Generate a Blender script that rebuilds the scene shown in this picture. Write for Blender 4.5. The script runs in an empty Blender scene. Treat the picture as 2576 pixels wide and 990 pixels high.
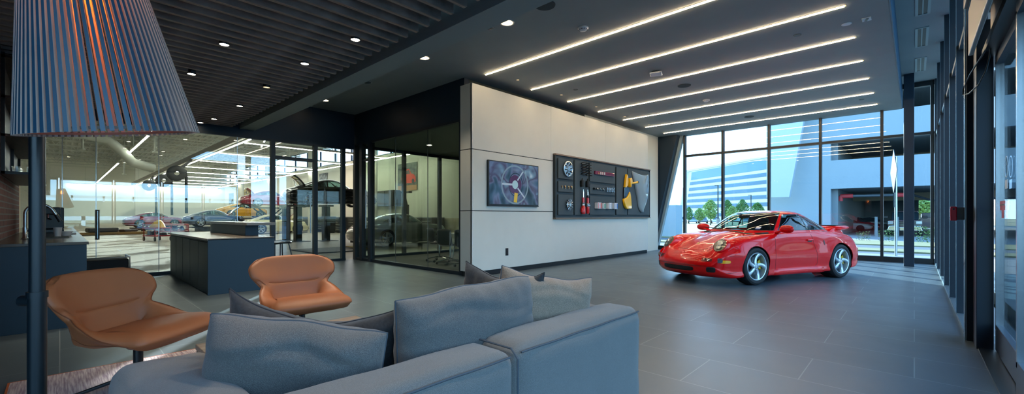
import bpy, bmesh, math, random
from mathutils import Vector, Matrix
from mathutils.bvhtree import BVHTree
SC = bpy.context.scene
COL = SC.collection
PI = math.pi
R = math.radians
random.seed(7)

# ---------------------------------------------------------------- camera, sky, sun, exposure
YAW = 43.324
cam_d = bpy.data.cameras.new('camera')
cam_d.sensor_width = 36.0
cam_d.lens = 1073.0 / 2576.0 * 36.0
cam_d.shift_y = (542.0 - 495.0) / 2576.0
cam_d.clip_start = 0.05
cam_d.clip_end = 1000
cam = bpy.data.objects.new('camera', cam_d)
COL.objects.link(cam)
cam.location = (0, 0, 1.18)
cam.rotation_euler = (R(90), 0, R(YAW))
SC.camera = cam
SC.view_settings.view_transform = 'Standard'
SC.view_settings.look = 'None'
SC.view_settings.gamma = 1.0
SC.view_settings.exposure = 1.0
SC.view_settings.use_curve_mapping = False
SC.cycles.use_denoising = True
SC.cycles.max_bounces = 9
SC.cycles.diffuse_bounces = 4
SC.cycles.glossy_bounces = 4
SC.cycles.transmission_bounces = 6
SC.cycles.transparent_max_bounces = 16
SC.cycles.sample_clamp_indirect = 6.0
SC.cycles.use_adaptive_sampling = True
SC.cycles.adaptive_threshold = 0.03
SC.cycles.caustics_reflective = False
SC.cycles.caustics_refractive = False

world = bpy.data.worlds.new('sky')
SC.world = world
world.use_nodes = True
wn, wl = world.node_tree.nodes, world.node_tree.links
wn.clear()
w_out = wn.new('ShaderNodeOutputWorld')
w_bg = wn.new('ShaderNodeBackground')
w_tc = wn.new('ShaderNodeTexCoord')
w_sep = wn.new('ShaderNodeSeparateXYZ')
w_ramp = wn.new('ShaderNodeValToRGB')
wl.new(w_tc.outputs['Generated'], w_sep.inputs[0])
wl.new(w_sep.outputs['Z'], w_ramp.inputs[0])
cr = w_ramp.color_ramp
cr.elements[0].position = 0.0
cr.elements[0].color = (0.72, 0.84, 0.94, 1)
cr.elements[1].position = 0.85
cr.elements[1].color = (0.10, 0.24, 0.50, 1)
for p_, c_ in ((0.05, (0.62, 0.79, 0.93, 1)), (0.13, (0.50, 0.70, 0.90, 1)), (0.40, (0.34, 0.53, 0.76, 1))):
    e_ = cr.elements.new(p_); e_.color = c_
wl.new(w_ramp.outputs[0], w_bg.inputs[0])
w_bg.inputs[1].default_value = 3.2
wl.new(w_bg.outputs[0], w_out.inputs[0])

SUN_EL = 15.5
sd = Vector((0.8 * math.cos(R(SUN_EL)), -0.6 * math.cos(R(SUN_EL)), -math.sin(R(SUN_EL))))
sun_d = bpy.data.lights.new('sun', 'SUN')
sun_d.energy = 11.0
sun_d.color = (1.0, 0.95, 0.86)
sun_d.angle = R(0.53)
sun = bpy.data.objects.new('sun', sun_d)
COL.objects.link(sun)
sun.rotation_euler = sd.to_track_quat('-Z', 'Y').to_euler()
sun.location = (-30, 40, 20)

# ---------------------------------------------------------------- materials
def lin(h):
    h = h.lstrip('#')
    o = []
    for i in (0, 2, 4):
        c = int(h[i:i + 2], 16) / 255.0
        o.append(c / 12.92 if c <= 0.04045 else ((c + 0.055) / 1.055) ** 2.4)
    return (o[0], o[1], o[2], 1.0)

_M = {}
def mat(name, col, rough=0.5, metal=0.0, coat=0.0, spec=0.5, noise=0.0, nscale=30.0, bump=0.0, bscale=200.0, emit=None, estr=0.0, sheen=0.0):
    if name in _M: return _M[name]
    m = bpy.data.materials.new(name)
    m.use_nodes = True
    nt = m.node_tree
    b = nt.nodes['Principled BSDF']
    c = lin(col) if isinstance(col, str) else (col[0], col[1], col[2], 1)
    b.inputs['Base Color'].default_value = c
    b.inputs['Roughness'].default_value = rough
    b.inputs['Metallic'].default_value = metal
    b.inputs['Coat Weight'].default_value = coat
    b.inputs['Coat Roughness'].default_value = 0.03
    b.inputs['Specular IOR Level'].default_value = spec
    if sheen:
        b.inputs['Sheen Weight'].default_value = sheen
    if noise > 0 or bump > 0:
        tc = nt.nodes.new('ShaderNodeTexCoord')
    if noise > 0:
        n = nt.nodes.new('ShaderNodeTexNoise')
        n.inputs['Scale'].default_value = nscale
        n.inputs['Detail'].default_value = 3
        nt.links.new(tc.outputs['Object'], n.inputs['Vector'])
        mr = nt.nodes.new('ShaderNodeMapRange')
        mr.inputs[3].default_value = 1 - noise
        mr.inputs[4].default_value = 1 + noise
        nt.links.new(n.outputs['Fac'], mr.inputs[0])
        hs = nt.nodes.new('ShaderNodeHueSaturation')
        hs.inputs['Color'].default_value = c
        nt.links.new(mr.outputs[0], hs.inputs['Value'])
        nt.links.new(hs.outputs[0], b.inputs['Base Color'])
    if bump > 0:
        n2 = nt.nodes.new('ShaderNodeTexNoise')
        n2.inputs['Scale'].default_value = bscale
        n2.inputs['Detail'].default_value = 2
        nt.links.new(tc.outputs['Object'], n2.inputs['Vector'])
        bp = nt.nodes.new('ShaderNodeBump')
        bp.inputs['Strength'].default_value = bump
        bp.inputs['Distance'].default_value = 0.004
        nt.links.new(n2.outputs['Fac'], bp.inputs['Height'])
        nt.links.new(bp.outputs[0], b.inputs['Normal'])
    if emit is not None:
        b.inputs['Emission Color'].default_value = lin(emit) if isinstance(emit, str) else (*emit, 1)
        b.inputs['Emission Strength'].default_value = estr
    _M[name] = m
    return m

def glass_mat(name, tint, refl=1.0, ior=1.5, rough=0.0):
    """thin architectural pane: clear transmission with Fresnel reflection"""
    if name in _M: return _M[name]
    m = bpy.data.materials.new(name); m.use_nodes = True
    nt = m.node_tree; nt.nodes.clear()
    out = nt.nodes.new('ShaderNodeOutputMaterial')
    mix = nt.nodes.new('ShaderNodeMixShader')
    tr = nt.nodes.new('ShaderNodeBsdfTransparent'); tr.inputs[0].default_value = (*tint, 1)
    gl = nt.nodes.new('ShaderNodeBsdfGlossy'); gl.inputs['Roughness'].default_value = rough
    gl.inputs['Color'].default_value = (1, 1, 1, 1)
    # Schlick reflectance, the same from both sides of the pane
    f0 = ((ior - 1) / (ior + 1)) ** 2 * refl
    ge = nt.nodes.new('ShaderNodeNewGeometry')
    dt = nt.nodes.new('ShaderNodeVectorMath'); dt.operation = 'DOT_PRODUCT'
    nt.links.new(ge.outputs['Incoming'], dt.inputs[0]); nt.links.new(ge.outputs['Normal'], dt.inputs[1])
    def M_(op, a=None, b=None, va=None, vb=None):
        n = nt.nodes.new('ShaderNodeMath'); n.operation = op
        if a is not None: nt.links.new(a, n.inputs[0])
        if va is not None: n.inputs[0].default_value = va
        if b is not None: nt.links.new(b, n.inputs[1])
        if vb is not None: n.inputs[1].default_value = vb
        return n.outputs[0]
    c = M_('ABSOLUTE', dt.outputs['Value'])
    c = M_('SUBTRACT', None, c, va=1.0)
    c = M_('POWER', c, vb=5.0)
    c = M_('MULTIPLY', c, vb=(1 - f0) * min(1.0, refl))
    c = M_('ADD', c, vb=f0)
    nt.links.new(c, mix.inputs[0])
    nt.links.new(tr.outputs[0], mix.inputs[1]); nt.links.new(gl.outputs[0], mix.inputs[2])
    nt.links.new(mix.outputs[0], out.inputs[0])
    _M[name] = m
    return m

def tile_mat(name, c1, c2, mortar, w, h, msize, rough=0.4, offset=0.5, rot=None, bump=0.1, rnoise=0.08, vert=False, spec=0.5, cn=0.15):
    if name in _M: return _M[name]
    m = bpy.data.materials.new(name); m.use_nodes = True
    nt = m.node_tree; b = nt.nodes['Principled BSDF']
    tc = nt.nodes.new('ShaderNodeTexCoord')
    mp = nt.nodes.new('ShaderNodeMapping')
    if rot: mp.inputs['Rotation'].default_value = rot
    br = nt.nodes.new('ShaderNodeTexBrick')
    br.offset = offset
    br.inputs['Color1'].default_value = lin(c1); br.inputs['Color2'].default_value = lin(c2)
    br.inputs['Mortar'].default_value = lin(mortar)
    br.inputs['Scale'].default_value = 1.0
    br.inputs['Brick Width'].default_value = w; br.inputs['Row Height'].default_value = h
    br.inputs['Mortar Size'].default_value = msize
    br.inputs['Mortar Smooth'].default_value = 0.1
    nt.links.new(tc.outputs['Object'], mp.inputs[0]); nt.links.new(mp.outputs[0], br.inputs['Vector'])
    no = nt.nodes.new('ShaderNodeTexNoise'); no.inputs['Scale'].default_value = 3.0; no.inputs['Detail'].default_value = 6
    nt.links.new(tc.outputs['Object'], no.inputs['Vector'])
    mr = nt.nodes.new('ShaderNodeMapRange'); mr.inputs[3].default_value = 1 - cn; mr.inputs[4].default_value = 1 + cn
    nt.links.new(no.outputs['Fac'], mr.inputs[0])
    hs = nt.nodes.new('ShaderNodeHueSaturation')
    nt.links.new(br.outputs['Color'], hs.inputs['Color']); nt.links.new(mr.outputs[0], hs.inputs['Value'])
    nt.links.new(hs.outputs[0], b.inputs['Base Color'])
    mr2 = nt.nodes.new('ShaderNodeMapRange'); mr2.inputs[3].default_value = rough - rnoise; mr2.inputs[4].default_value = rough + rnoise
    nt.links.new(no.outputs['Fac'], mr2.inputs[0]); nt.links.new(mr2.outputs[0], b.inputs['Roughness'])
    b.inputs['Specular IOR Level'].default_value = spec
    bp = nt.nodes.new('ShaderNodeBump'); bp.inputs['Strength'].default_value = bump; bp.inputs['Distance'].default_value = 0.003
    bp.invert = True
    nt.links.new(br.outputs['Fac'], bp.inputs['Height']); nt.links.new(bp.outputs[0], b.inputs['Normal'])
    _M[name] = m
    return m

def wood_mat(name, c1, c2, axis_scale=(1, 14, 14), rough=0.5, scale=3.0):
    if name in _M: return _M[name]
    m = bpy.data.materials.new(name); m.use_nodes = True
    nt = m.node_tree; b = nt.nodes['Principled BSDF']
    tc = nt.nodes.new('ShaderNodeTexCoord'); mp = nt.nodes.new('ShaderNodeMapping')
    mp.inputs['Scale'].default_value = axis_scale
    no = nt.nodes.new('ShaderNodeTexNoise'); no.inputs['Scale'].default_value = scale; no.inputs['Detail'].default_value = 5
    rp = nt.nodes.new('ShaderNodeValToRGB')
    rp.color_ramp.elements[0].position = 0.3; rp.color_ramp.elements[0].color = lin(c1)
    rp.color_ramp.elements[1].position = 0.7; rp.color_ramp.elements[1].color = lin(c2)
    nt.links.new(tc.outputs['Object'], mp.inputs[0]); nt.links.new(mp.outputs[0], no.inputs['Vector'])
    nt.links.new(no.outputs['Fac'], rp.inputs[0]); nt.links.new(rp.outputs[0], b.inputs['Base Color'])
    b.inputs['Roughness'].default_value = rough
    _M[name] = m
    return m

def weave_mat(name, c1, c2, scale=260.0, rough=0.9, mottled=False):
    if name in _M: return _M[name]
    m = bpy.data.materials.new(name); m.use_nodes = True
    nt = m.node_tree; b = nt.nodes['Principled BSDF']
    tc = nt.nodes.new('ShaderNodeTexCoord')
    if mottled:
        tx = nt.nodes.new('ShaderNodeTexNoise'); tx.inputs['Scale'].default_value = scale; tx.inputs['Detail'].default_value = 4
        fac = tx.outputs['Fac']
    else:
        tx = nt.nodes.new('ShaderNodeTexVoronoi'); tx.inputs['Scale'].default_value = scale
        fac = tx.outputs['Distance']
    nt.links.new(tc.outputs['Object'], tx.inputs['Vector'])
    rp = nt.nodes.new('ShaderNodeValToRGB')
    rp.color_ramp.elements[0].position = 0.25; rp.color_ramp.elements[0].color = lin(c2)
    rp.color_ramp.elements[1].position = 0.65; rp.color_ramp.elements[1].color = lin(c1)
    nt.links.new(fac, rp.inputs[0])
    nt.links.new(rp.outputs[0], b.inputs['Base Color'])
    bp = nt.nodes.new('ShaderNodeBump'); bp.inputs['Strength'].default_value = 0.35; bp.inputs['Distance'].default_value = 0.002
    nt.links.new(fac, bp.inputs['Height']); nt.links.new(bp.outputs[0], b.inputs['Normal'])
    b.inputs['Roughness'].default_value = rough
    b.inputs['Sheen Weight'].default_value = 0.25
    _M[name] = m
    return m

# ---------------------------------------------------------------- mesh helpers
class MB:
    def __init__(s): s.v = []; s.f = []
    def add(s, vs, fs):
        n = len(s.v); s.v += [tuple(p) for p in vs]; s.f += [tuple(i + n for i in f) for f in fs]; return s
    def box(s, x0, x1, y0, y1, z0, z1):
        v = [(x0, y0, z0), (x1, y0, z0), (x1, y1, z0), (x0, y1, z0), (x0, y0, z1), (x1, y0, z1), (x1, y1, z1), (x0, y1, z1)]
        return s.add(v, [(0, 3, 2, 1), (4, 5, 6, 7), (0, 1, 5, 4), (1, 2, 6, 5), (2, 3, 7, 6), (3, 0, 4, 7)])
    def cbox(s, c, d, rz=0.0, rx=0.0, ry=0.0):
        m = Matrix.Rotation(rz, 3, 'Z') @ Matrix.Rotation(ry, 3, 'Y') @ Matrix.Rotation(rx, 3, 'X')
        v = []
        for z in (-.5, .5):
            for x, y in ((-.5, -.5), (.5, -.5), (.5, .5), (-.5, .5)):
                v.append(m @ Vector((x * d[0], y * d[1], z * d[2])) + Vector(c))
        return s.add(v, [(0, 3, 2, 1), (4, 5, 6, 7), (0, 1, 5, 4), (1, 2, 6, 5), (2, 3, 7, 6), (3, 0, 4, 7)])
    def bar(s, a, b, w, h=None):
        """square bar between two points"""
        h = h or w
        a = Vector(a); b = Vector(b); d = (b - a); L = d.length
        q = d.to_track_quat('Z', 'Y').to_matrix()
        v = []
        for z in (0, L):
            for x, y in ((-.5, -.5), (.5, -.5), (.5, .5), (-.5, .5)):
                v.append(q @ Vector((x * w, y * h, z)) + a)
        return s.add(v, [(0, 3, 2, 1), (4, 5, 6, 7), (0, 1, 5, 4), (1, 2, 6, 5), (2, 3, 7, 6), (3, 0, 4, 7)])
    def tube(s, pts, r, n=10, cap=True):
        pts = [Vector(p) for p in pts]
        rs = r if isinstance(r, (list, tuple)) else [r] * len(pts)
        rings = []
        up = Vector((0, 0, 1))
        prev = None
        for i, p in enumerate(pts):
            d = (pts[min(i + 1, len(pts) - 1)] - pts[max(i - 1, 0)])
            if d.length < 1e-9: d = Vector((0, 0, 1))
            d.normalize()
            if prev is None:
                a = up.cross(d)
                if a.length < 0.05: a = Vector((1, 0, 0)).cross(d)
                a.normalize()
            else:
                a = prev - d * prev.dot(d)
                if a.length < 1e-6: a = Vector((1, 0, 0)).cross(d)
                a.normalize()
            prev = a
            b = d.cross(a)
            rings.append([p + (a * math.cos(2 * PI * k / n) + b * math.sin(2 * PI * k / n)) * rs[i] for k in range(n)])
        vs = [v for r_ in rings for v in r_]
        fs = []
        for i in range(len(rings) - 1):
            for k in range(n):
                fs.append((i * n + k, i * n + (k + 1) % n, (i + 1) * n + (k + 1) % n, (i + 1) * n + k))
        if cap:
            fs.append(tuple(range(n - 1, -1, -1))); fs.append(tuple((len(rings) - 1) * n + k for k in range(n)))
        return s.add(vs, fs)
    def lathe(s, prof, c=(0, 0, 0), n=24, axis='z', cap=True):
        vs = []; fs = []
        for r_, h in prof:
            for k in range(n):
                a = 2 * PI * k / n
                x, y = r_ * math.cos(a), r_ * math.sin(a)
                p = {'z': (x, y, h), 'y': (x, h, y), 'x': (h, x, y)}[axis]
                vs.append((p[0] + c[0], p[1] + c[1], p[2] + c[2]))
        for i in range(len(prof) - 1):
            for k in range(n):
                q = (i * n + k, i * n + (k + 1) % n, (i + 1) * n + (k + 1) % n, (i + 1) * n + k)
                fs.append(q if axis != 'y' else q[::-1])
        if cap:
            a_, b_ = tuple(range(n - 1, -1, -1)), tuple((len(prof) - 1) * n + k for k in range(n))
            fs.append(a_ if axis != 'y' else a_[::-1]); fs.append(b_ if axis != 'y' else b_[::-1])
        return s.add(vs, fs)
    def prism(s, poly, a, b, axis='y'):
        """polygon in the other two axes, extruded from a to b"""
        n = len(poly); vs = []
        for t in (a, b):
            for p in poly:
                vs.append({'y': (p[0], t, p[1]), 'x': (t, p[0], p[1]), 'z': (p[0], p[1], t)}[axis])
        fs = [tuple(range(n)), tuple(range(2 * n - 1, n - 1, -1))]
        for i in range(n):
            j = (i + 1) % n
            fs.append((i, i + n, j + n, j))
        return s.add(vs, fs)
    def grid(s, P, closed_u=False):
        nr, nc = len(P), len(P[0])
        vs = [p for row in P for p in row]
        fs = []
        for i in range(nr - 1):
            for j in range(nc if closed_u else nc - 1):
                k = (j + 1) % nc
                fs.append((i * nc + j, i * nc + k, (i + 1) * nc + k, (i + 1) * nc + j))
        return s.add(vs, fs)
    def build(s, name, m, parent=None, smooth=False, bevel=0.0, fix=False, seg=2, sub=0, loc=None, ang=40):
        me = bpy.data.meshes.new(name)
        me.from_pydata([tuple(v) for v in s.v], [], s.f)
        me.update()
        if fix:
            bm = bmesh.new(); bm.from_mesh(me)
            bmesh.ops.remove_doubles(bm, verts=bm.verts, dist=1e-5)
            bmesh.ops.recalc_face_normals(bm, faces=bm.faces)
            bm.to_mesh(me); bm.free()
        if smooth:
            for p in me.polygons: p.use_smooth = True
            if ang: me.set_sharp_from_angle(angle=R(ang))
        o = bpy.data.objects.new(name, me)
        me.materials.append(m)
        COL.objects.link(o)
        if parent is not None: o.parent = parent
        if loc: o.location = loc
        if bevel > 0:
            md = o.modifiers.new('bevel', 'BEVEL'); md.width = bevel; md.segments = seg; md.limit_method = 'ANGLE'; md.angle_limit = R(35)
        if sub:
            md = o.modifiers.new('sub', 'SUBSURF'); md.levels = sub; md.render_levels = sub
        return o

def tag(o, label=None, cat=None, group=None, kind=None):
    if label: o['label'] = label
    if cat: o['category'] = cat
    if group: o['group'] = group
    if kind: o['kind'] = kind
    return o
def thing(name, label, cat, loc=(0, 0, 0), rz=0.0, group=None):
    o = bpy.data.objects.new(name, None); COL.objects.link(o)
    o.empty_display_size = 0.1
    o.location = loc; o.rotation_euler = (0, 0, rz)
    return tag(o, label, cat, group)
def struct(o): o['kind'] = 'structure'; return o
def dup(root, loc=None, rz=None, label=None, group=None, matmap=None, rot=None, parent=None):
    c = root.copy(); COL.objects.link(c)
    if parent is not None: c.parent = parent
    if loc is not None: c.location = loc
    if rot is not None: c.rotation_euler = rot
    elif rz is not None: c.rotation_euler = (0, 0, rz)
    if label: c['label'] = label
    if group: c['group'] = group
    if matmap and c.type == 'MESH' and c.material_slots:
        mm = c.material_slots[0].material
        if mm.name in matmap:
            c.material_slots[0].link = 'OBJECT'; c.material_slots[0].material = matmap[mm.name]
    for ch in list(root.children):
        dup(ch, matmap=matmap, parent=c)
    return c

def smoothstep(a, b, x):
    t = max(0.0, min(1.0, (x - a) / (b - a))); return t * t * (3 - 2 * t)
def interp(tab, x):
    """Catmull-Rom through a table of (x, y) with monotone x"""
    if x <= tab[0][0]: return tab[0][1]
    if x >= tab[-1][0]: return tab[-1][1]
    for i in range(len(tab) - 1):
        if tab[i][0] <= x <= tab[i + 1][0]: break
    x0, y0 = tab[i]; x1, y1 = tab[i + 1]
    h = x1 - x0
    def slope(k):
        if k <= 0: return (tab[1][1] - tab[0][1]) / (tab[1][0] - tab[0][0])
        if k >= len(tab) - 1: return (tab[-1][1] - tab[-2][1]) / (tab[-1][0] - tab[-2][0])
        return (tab[k + 1][1] - tab[k - 1][1]) / (tab[k + 1][0] - tab[k - 1][0])
    m0, m1 = slope(i) * h, slope(i + 1) * h
    t = (x - x0) / h
    return (2 * t**3 - 3 * t**2 + 1) * y0 + (t**3 - 2 * t**2 + t) * m0 + (-2 * t**3 + 3 * t**2) * y1 + (t**3 - t**2) * m1
# ================================================================ THE ROOM
M_navy = mat('navy_paint', '#10293a', 0.45, noise=0.06, nscale=6)
M_ceil = mat('ceiling_paint', '#939a98', 0.7, noise=0.08, nscale=2.5, bump=0.1, bscale=60)
M_black = mat('black_metal', '#10181d', 0.35, spec=0.5)
M_frame = mat('window_frame_metal', '#0a1e2b', 0.45, metal=0.0, spec=0.6)
M_framedk = mat('dark_bronze_metal', '#1b2427', 0.4)
M_alu = mat('aluminium', '#b9c2c6', 0.25, metal=1.0)
M_chrome = mat('chrome', '#d8dcdf', 0.08, metal=1.0)
M_white = mat('white_panel', '#cfd0c8', 0.55, noise=0.035, nscale=4)
M_floor = tile_mat('floor_tile', '#4d5a61', '#54626a', '#7b878c', 1.22, 0.61, 0.0035, rough=0.36, rnoise=0.07, bump=0.15, spec=0.5, cn=0.12)
M_glassL = glass_mat('interior_glass', (0.86, 0.94, 0.95), 2.2, 1.5)
M_glassW = glass_mat('exterior_glass', (0.77, 0.91, 0.98), 1.0, 1.45)
M_glassD = glass_mat('door_glass', (0.44, 0.54, 0.60), 1.2, 1.45)
M_glassC = glass_mat('conference_glass', (0.90, 0.97, 0.93), 1.3, 1.5)

FZ = 0.0
MB().box(-11.05, 0.75, -8, 14.75, -0.12, 0).build('floor', M_floor); struct(bpy.data.objects['floor'])
CH = 3.9
def S(name, mb, m, **k): return struct(mb.build(name, m, **k))
# main ceiling, with a higher strip along the glazed side
mb = MB().box(-11.3, -0.22, 3.06, 14.75, CH, CH + 0.62)
S('ceiling', mb, M_ceil)
S('ceiling_raised', MB().box(-0.22, 0.95, -8, 14.75, 4.48, 4.6), M_ceil)
S('ceiling_edge', MB().box(-0.235, -0.219, 3.06, 14.7, CH - 0.004, 4.48), mat('ceiling_edge_paint', '#1f4f6e', 0.4))
# deck above the slats
S('ceiling_deck', MB().box(-11.3, -0.22, -8, 2.74, 3.85, 3.95), mat('deck_black', '#0b0c0d', 0.9))
S('ceiling_beam', MB().box(-11.0, -0.2, 2.76, 3.06, 3.12, 4.5), mat('beam_paint', '#8c9a99', 0.6))
# walls
S('wall_shop_header', MB().box(-11.1, -10.98, -0.6, 5.45, 2.97, 3.95), M_navy)
S('wall_conference_header', MB().box(-11.1, -6.45, 5.47, 5.6, 3.08, 3.95), M_navy)
S('wall_back', MB().box(-11.3, 0.9, -8.15, -8, -0.1, 4.6), mat('back_wall_paint', '#59625f', 0.7))
S('wall_roof', MB().box(-11.3, 1.6, -8.15, 14.9, 4.62, 5.6), mat('roof_dark', '#3a4145', 0.8))
S('wall_left_back', MB().box(-11.3, -11.1, -8, -0.6, -0.1, 4.0), mat('back_wall_paint', '#59625f', 0.7))
# brick wall behind the kitchen counter
M_brick = tile_mat('red_brick', '#6e3527', '#86483a', '#8d8178', 0.21, 0.075, 0.009, rough=0.85, rot=(R(90), 0, 0), bump=0.6, cn=0.25)
S('wall_brick', MB().box(-11.0, -3.9, -0.62, -0.47, 0, 3.0), M_brick)
S('wall_brick_header', MB().box(-11.0, -3.9, -0.62, -0.47, 3.0, 3.86), M_black)

# slatted wood ceiling: each slat runs along Y
M_slat = wood_mat('slat_wood', '#6f635a', '#bda998', (30, 1.0, 2.0), 0.6, 3.0)
nsl = 0
x = -10.85
sl0 = None
slats = thing('slat_ceiling', 'dark brown wooden slat ceiling hanging over the lounge', 'ceiling', (0, 0, 3.12))
slats['kind'] = 'structure'
while x < 0.2:
    b = MB().box(-0.022, 0.022, -7.9, 2.60, 0.0, 0.17)
    if sl0 is None:
        sl0 = b.build('slat', M_slat, slats, bevel=0.002, seg=1); sl0.location = (x, 0, 0)
    else:
        c = sl0.copy(); COL.objects.link(c); c.location = (x, 0, 0)
    x += 0.195

# white feature wall
W = 'wall_white'
ww = thing(W, 'free-standing white panelled display wall', 'wall', (-6.15, 5.39, 0)); ww['kind'] = 'structure'
Y1 = 7.42
def panel(n, x0, x1, y0, y1, z0, z1, m=M_white): return MB().box(x0, x1, y0, y1, z0, z1).build(n, m, ww, bevel=0.003, seg=1)
panel('wall_core', -0.30, -0.03, 0.03, Y1 - 0.03, 0.0, 3.69, M_black)
zs = [(0.10, 1.268), (1.282, 2.452), (2.466, 3.72)]
for (a, b) in zs:
    panel('end_panel', -0.33, 0.0, 0.0, 0.02, a, b)
for (y0, y1, a, b) in ((0.0, 7.42, 0.10, 1.268), (0.0, 2.60, 1.282, 2.452), (2.60, 7.42, 1.282, 2.466), (0, 2.45, 2.466, 3.72), (2.453, 4.85, 2.466, 3.72), (4.853, 7.42, 2.466, 3.72)):
    panel('wall_panel', -0.028, 0.0, y0, y1, a, b)
panel('plinth', -0.29, -0.02, 0.02, 7.40, 0.0, 0.10, M_black)

# slanted dark wall at the far end and navy return
S('wall_slanted', MB().prism([(-11.2, -0.05), (-6.72, -0.05), (-5.80, 3.92), (-11.2, 3.92)], 14.25, 14.5, 'y'), M_navy)
S('trim_slanted', MB().prism([(-6.74, 0), (-6.62, 0), (-5.71, 3.9), (-5.83, 3.9)], 14.5, 14.66, 'y'), mat('pale_trim', '#8fa6ad', 0.4))
S('wall_shaft', MB().box(-6.9, -6.7, 12.9, 14.3, 0, 3.9), M_navy)

# ---- glazed far end wall (plane Y = 14.6)
xs = [-5.69, -4.47, -3.17, -1.91, -0.61, 0.317]
fw = thing('window_1', 'tall glazed end wall with dark mullions', 'window', (0, 14.6, 0)); fw['kind'] = 'structure'
for i, xm in enumerate(xs):
    top = CH if xm < -0.3 else 4.48
    MB().box(xm - 0.03, xm + 0.03, -0.06, 0.10, 0.0, top).build('mullion', M_framedk, fw)
MB().box(-6.75, 0.36, -0.05, 0.09, 0.0, 0.13).build('sill', M_framedk, fw)
MB().box(-5.69, 0.36, -0.05, 0.09, 3.17, 3.235).build('transom', M_framedk, fw)
MB().box(-0.25, 0.36, -0.05, 0.09, 4.36, 4.48).build('head', M_framedk, fw)
px = [-6.7] + xs
for i in range(len(px) - 1):
    t = CH if px[i] < -0.7 else 4.4
    if i == 0:
        MB().prism([(-6.66, 0.1), (-5.7, 0.1), (-5.7, 3.9), (-5.75, 3.9)], 0.018, 0.024, 'y').build('pane', M_glassW, fw)
    else:
        for z0, z1 in ((0.12, 3.18), (3.22, t)):
            MB().box(px[i], px[i + 1], 0.018, 0.024, z0, z1).build('pane', M_glassW, fw)
# column in front of the corner
col = thing('column', 'navy square steel column in the far glazed corner', 'column', (-0.09, 13.64, 0)); col['kind'] = 'structure'
MB().box(-0.09, 0.09, -0.09, 0.09, 0.0, 4.48).build('shaft', M_navy, col, bevel=0.006)

# ---- glazed right wall (plane X ~ 0.36 .. 0.55)
rw = thing('window_2', 'long glazed side wall with deep navy fins', 'window', (0.36, 0, 0)); rw['kind'] = 'structure'
ysr = [14.5, 13.03, 11.5, 10.02, 8.58, 7.26]
edge_m = mat('fin_edge_metal', '#9fb4ba', 0.25, metal=0.6)
for y in ysr:
    MB().box(0.0, 0.17, y - 0.03, y + 0.03, 0.03, 4.48).build('fin', M_frame, rw)
    MB().box(-0.004, 0.0, y - 0.03, y - 0.0, 0.03, 4.48).build('fin_edge', edge_m, rw)
MB().box(0.0, 0.2, 6.08, 14.6, 0.0, 0.04).build('sill', mat('sill_metal', '#7f9299', 0.3, metal=0.5), rw)
MB().box(0.02, 0.15, 6.08, 14.6, 3.12, 3.18).build('transom', mat('transom_metal', '#6f858c', 0.35, metal=0.4), rw)
ysr2 = [14.6] + ysr + [6.08]
for i in range(len(ysr2) - 1):
    for z0, z1 in ((0.04, 3.12), (3.18, 4.48)):
        MB().box(0.12, 0.126, ysr2[i + 1], ysr2[i], z0, z1).build('pane', M_glassW, rw)
# glazing behind the viewer
for y in (-2.6, -4.4, -6.2, -8.0):
    MB().box(0.09, 0.26, y - 0.03, y + 0.03, 0.03, 4.48).build('fin', M_frame, rw)
for y in (-2.6, -4.4, -6.2):
    for z0, z1 in ((0.04, 3.12), (3.18, 4.48)):
        MB().box(0.22, 0.226, y - 1.8, y, z0, z1).build('pane', M_glassW, rw)
MB().box(0.11, 0.24, -8.0, -2.6, 3.12, 3.18).build('transom', M_frame, rw)
# door post and sliding entrance
S('trim_door_post', MB().box(0.36, 0.50, 5.88, 6.08, 0, 4.48), M_frame, bevel=0.004)
S('trim_door_post_edge', MB().box(0.348, 0.36, 5.90, 6.0, 0, 4.48), edge_m)
S('trim_door_jamb', MB().box(0.40, 0.505, 5.58, 5.86, 0, 2.9), M_frame, bevel=0.004)
dr = thing('door_1', 'automatic sliding glass entrance door', 'door', (0.53, 0, 0)); dr['kind'] = 'structure'
MB().box(-0.06, 0.22, -2.6, 5.42, 2.62, 2.95).build('header_box', mat('header_metal', '#c0b8ac', 0.35, metal=0.4), dr, bevel=0.01)
MB().box(-0.10, 0.20, -2.6, 5.56, 2.56, 2.62).build('header_soffit', M_black, dr)
MB().box(-0.19, -0.16, -2.6, 5.40, 2.56, 2.95).build('header_fascia', mat('header_fascia_metal', '#a8a296', 0.4, metal=0.3), dr, bevel=0.006)
MB().box(-0.21, -0.18, -2.6, 5.55, 3.02, 3.60).build('header_fascia', mat('header_fascia_metal', '#a8a296', 0.4, metal=0.3), dr, bevel=0.006)
MB().box(-0.16, 0.24, -2.6, 5.56, 2.95, 3.05).build('header_top', M_frame, dr)
for y0, y1, xo in ((4.30, 5.56, 0.0), (2.9, 4.26, -0.03), (1.45, 2.86, 0.0), (0.0, 1.41, -0.03), (-1.3, -0.04, 0.0), (-2.55, -1.34, 0.02)):
    MB().box(xo - 0.02, xo + 0.03, y0, y1, 0.02, 0.24).build('bottom_rail', mat('door_rail_metal', '#49596a', 0.3, metal=0.5), dr, bevel=0.004)
    MB().box(xo - 0.02, xo + 0.03, y0, y1, 2.48, 2.56).build('top_rail', M_frame, dr)
    for yy in (y0, y1 - 0.04):
        MB().box(xo - 0.02, xo + 0.03, yy, yy + 0.04, 0.2, 2.5).build('stile', M_alu, dr)
    MB().box(xo + 0.002, xo + 0.01, y0 + 0.03, y1 - 0.03, 0.22, 2.5).build('pane', M_glassW, dr)
for y0, y1 in ((-2.6, 0.0), (0.0, 2.9), (2.9, 5.56)):
    MB().box(0.05, 0.056, y0, y1, 3.05, 4.48).build('transom_pane', M_glassW, dr)
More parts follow.
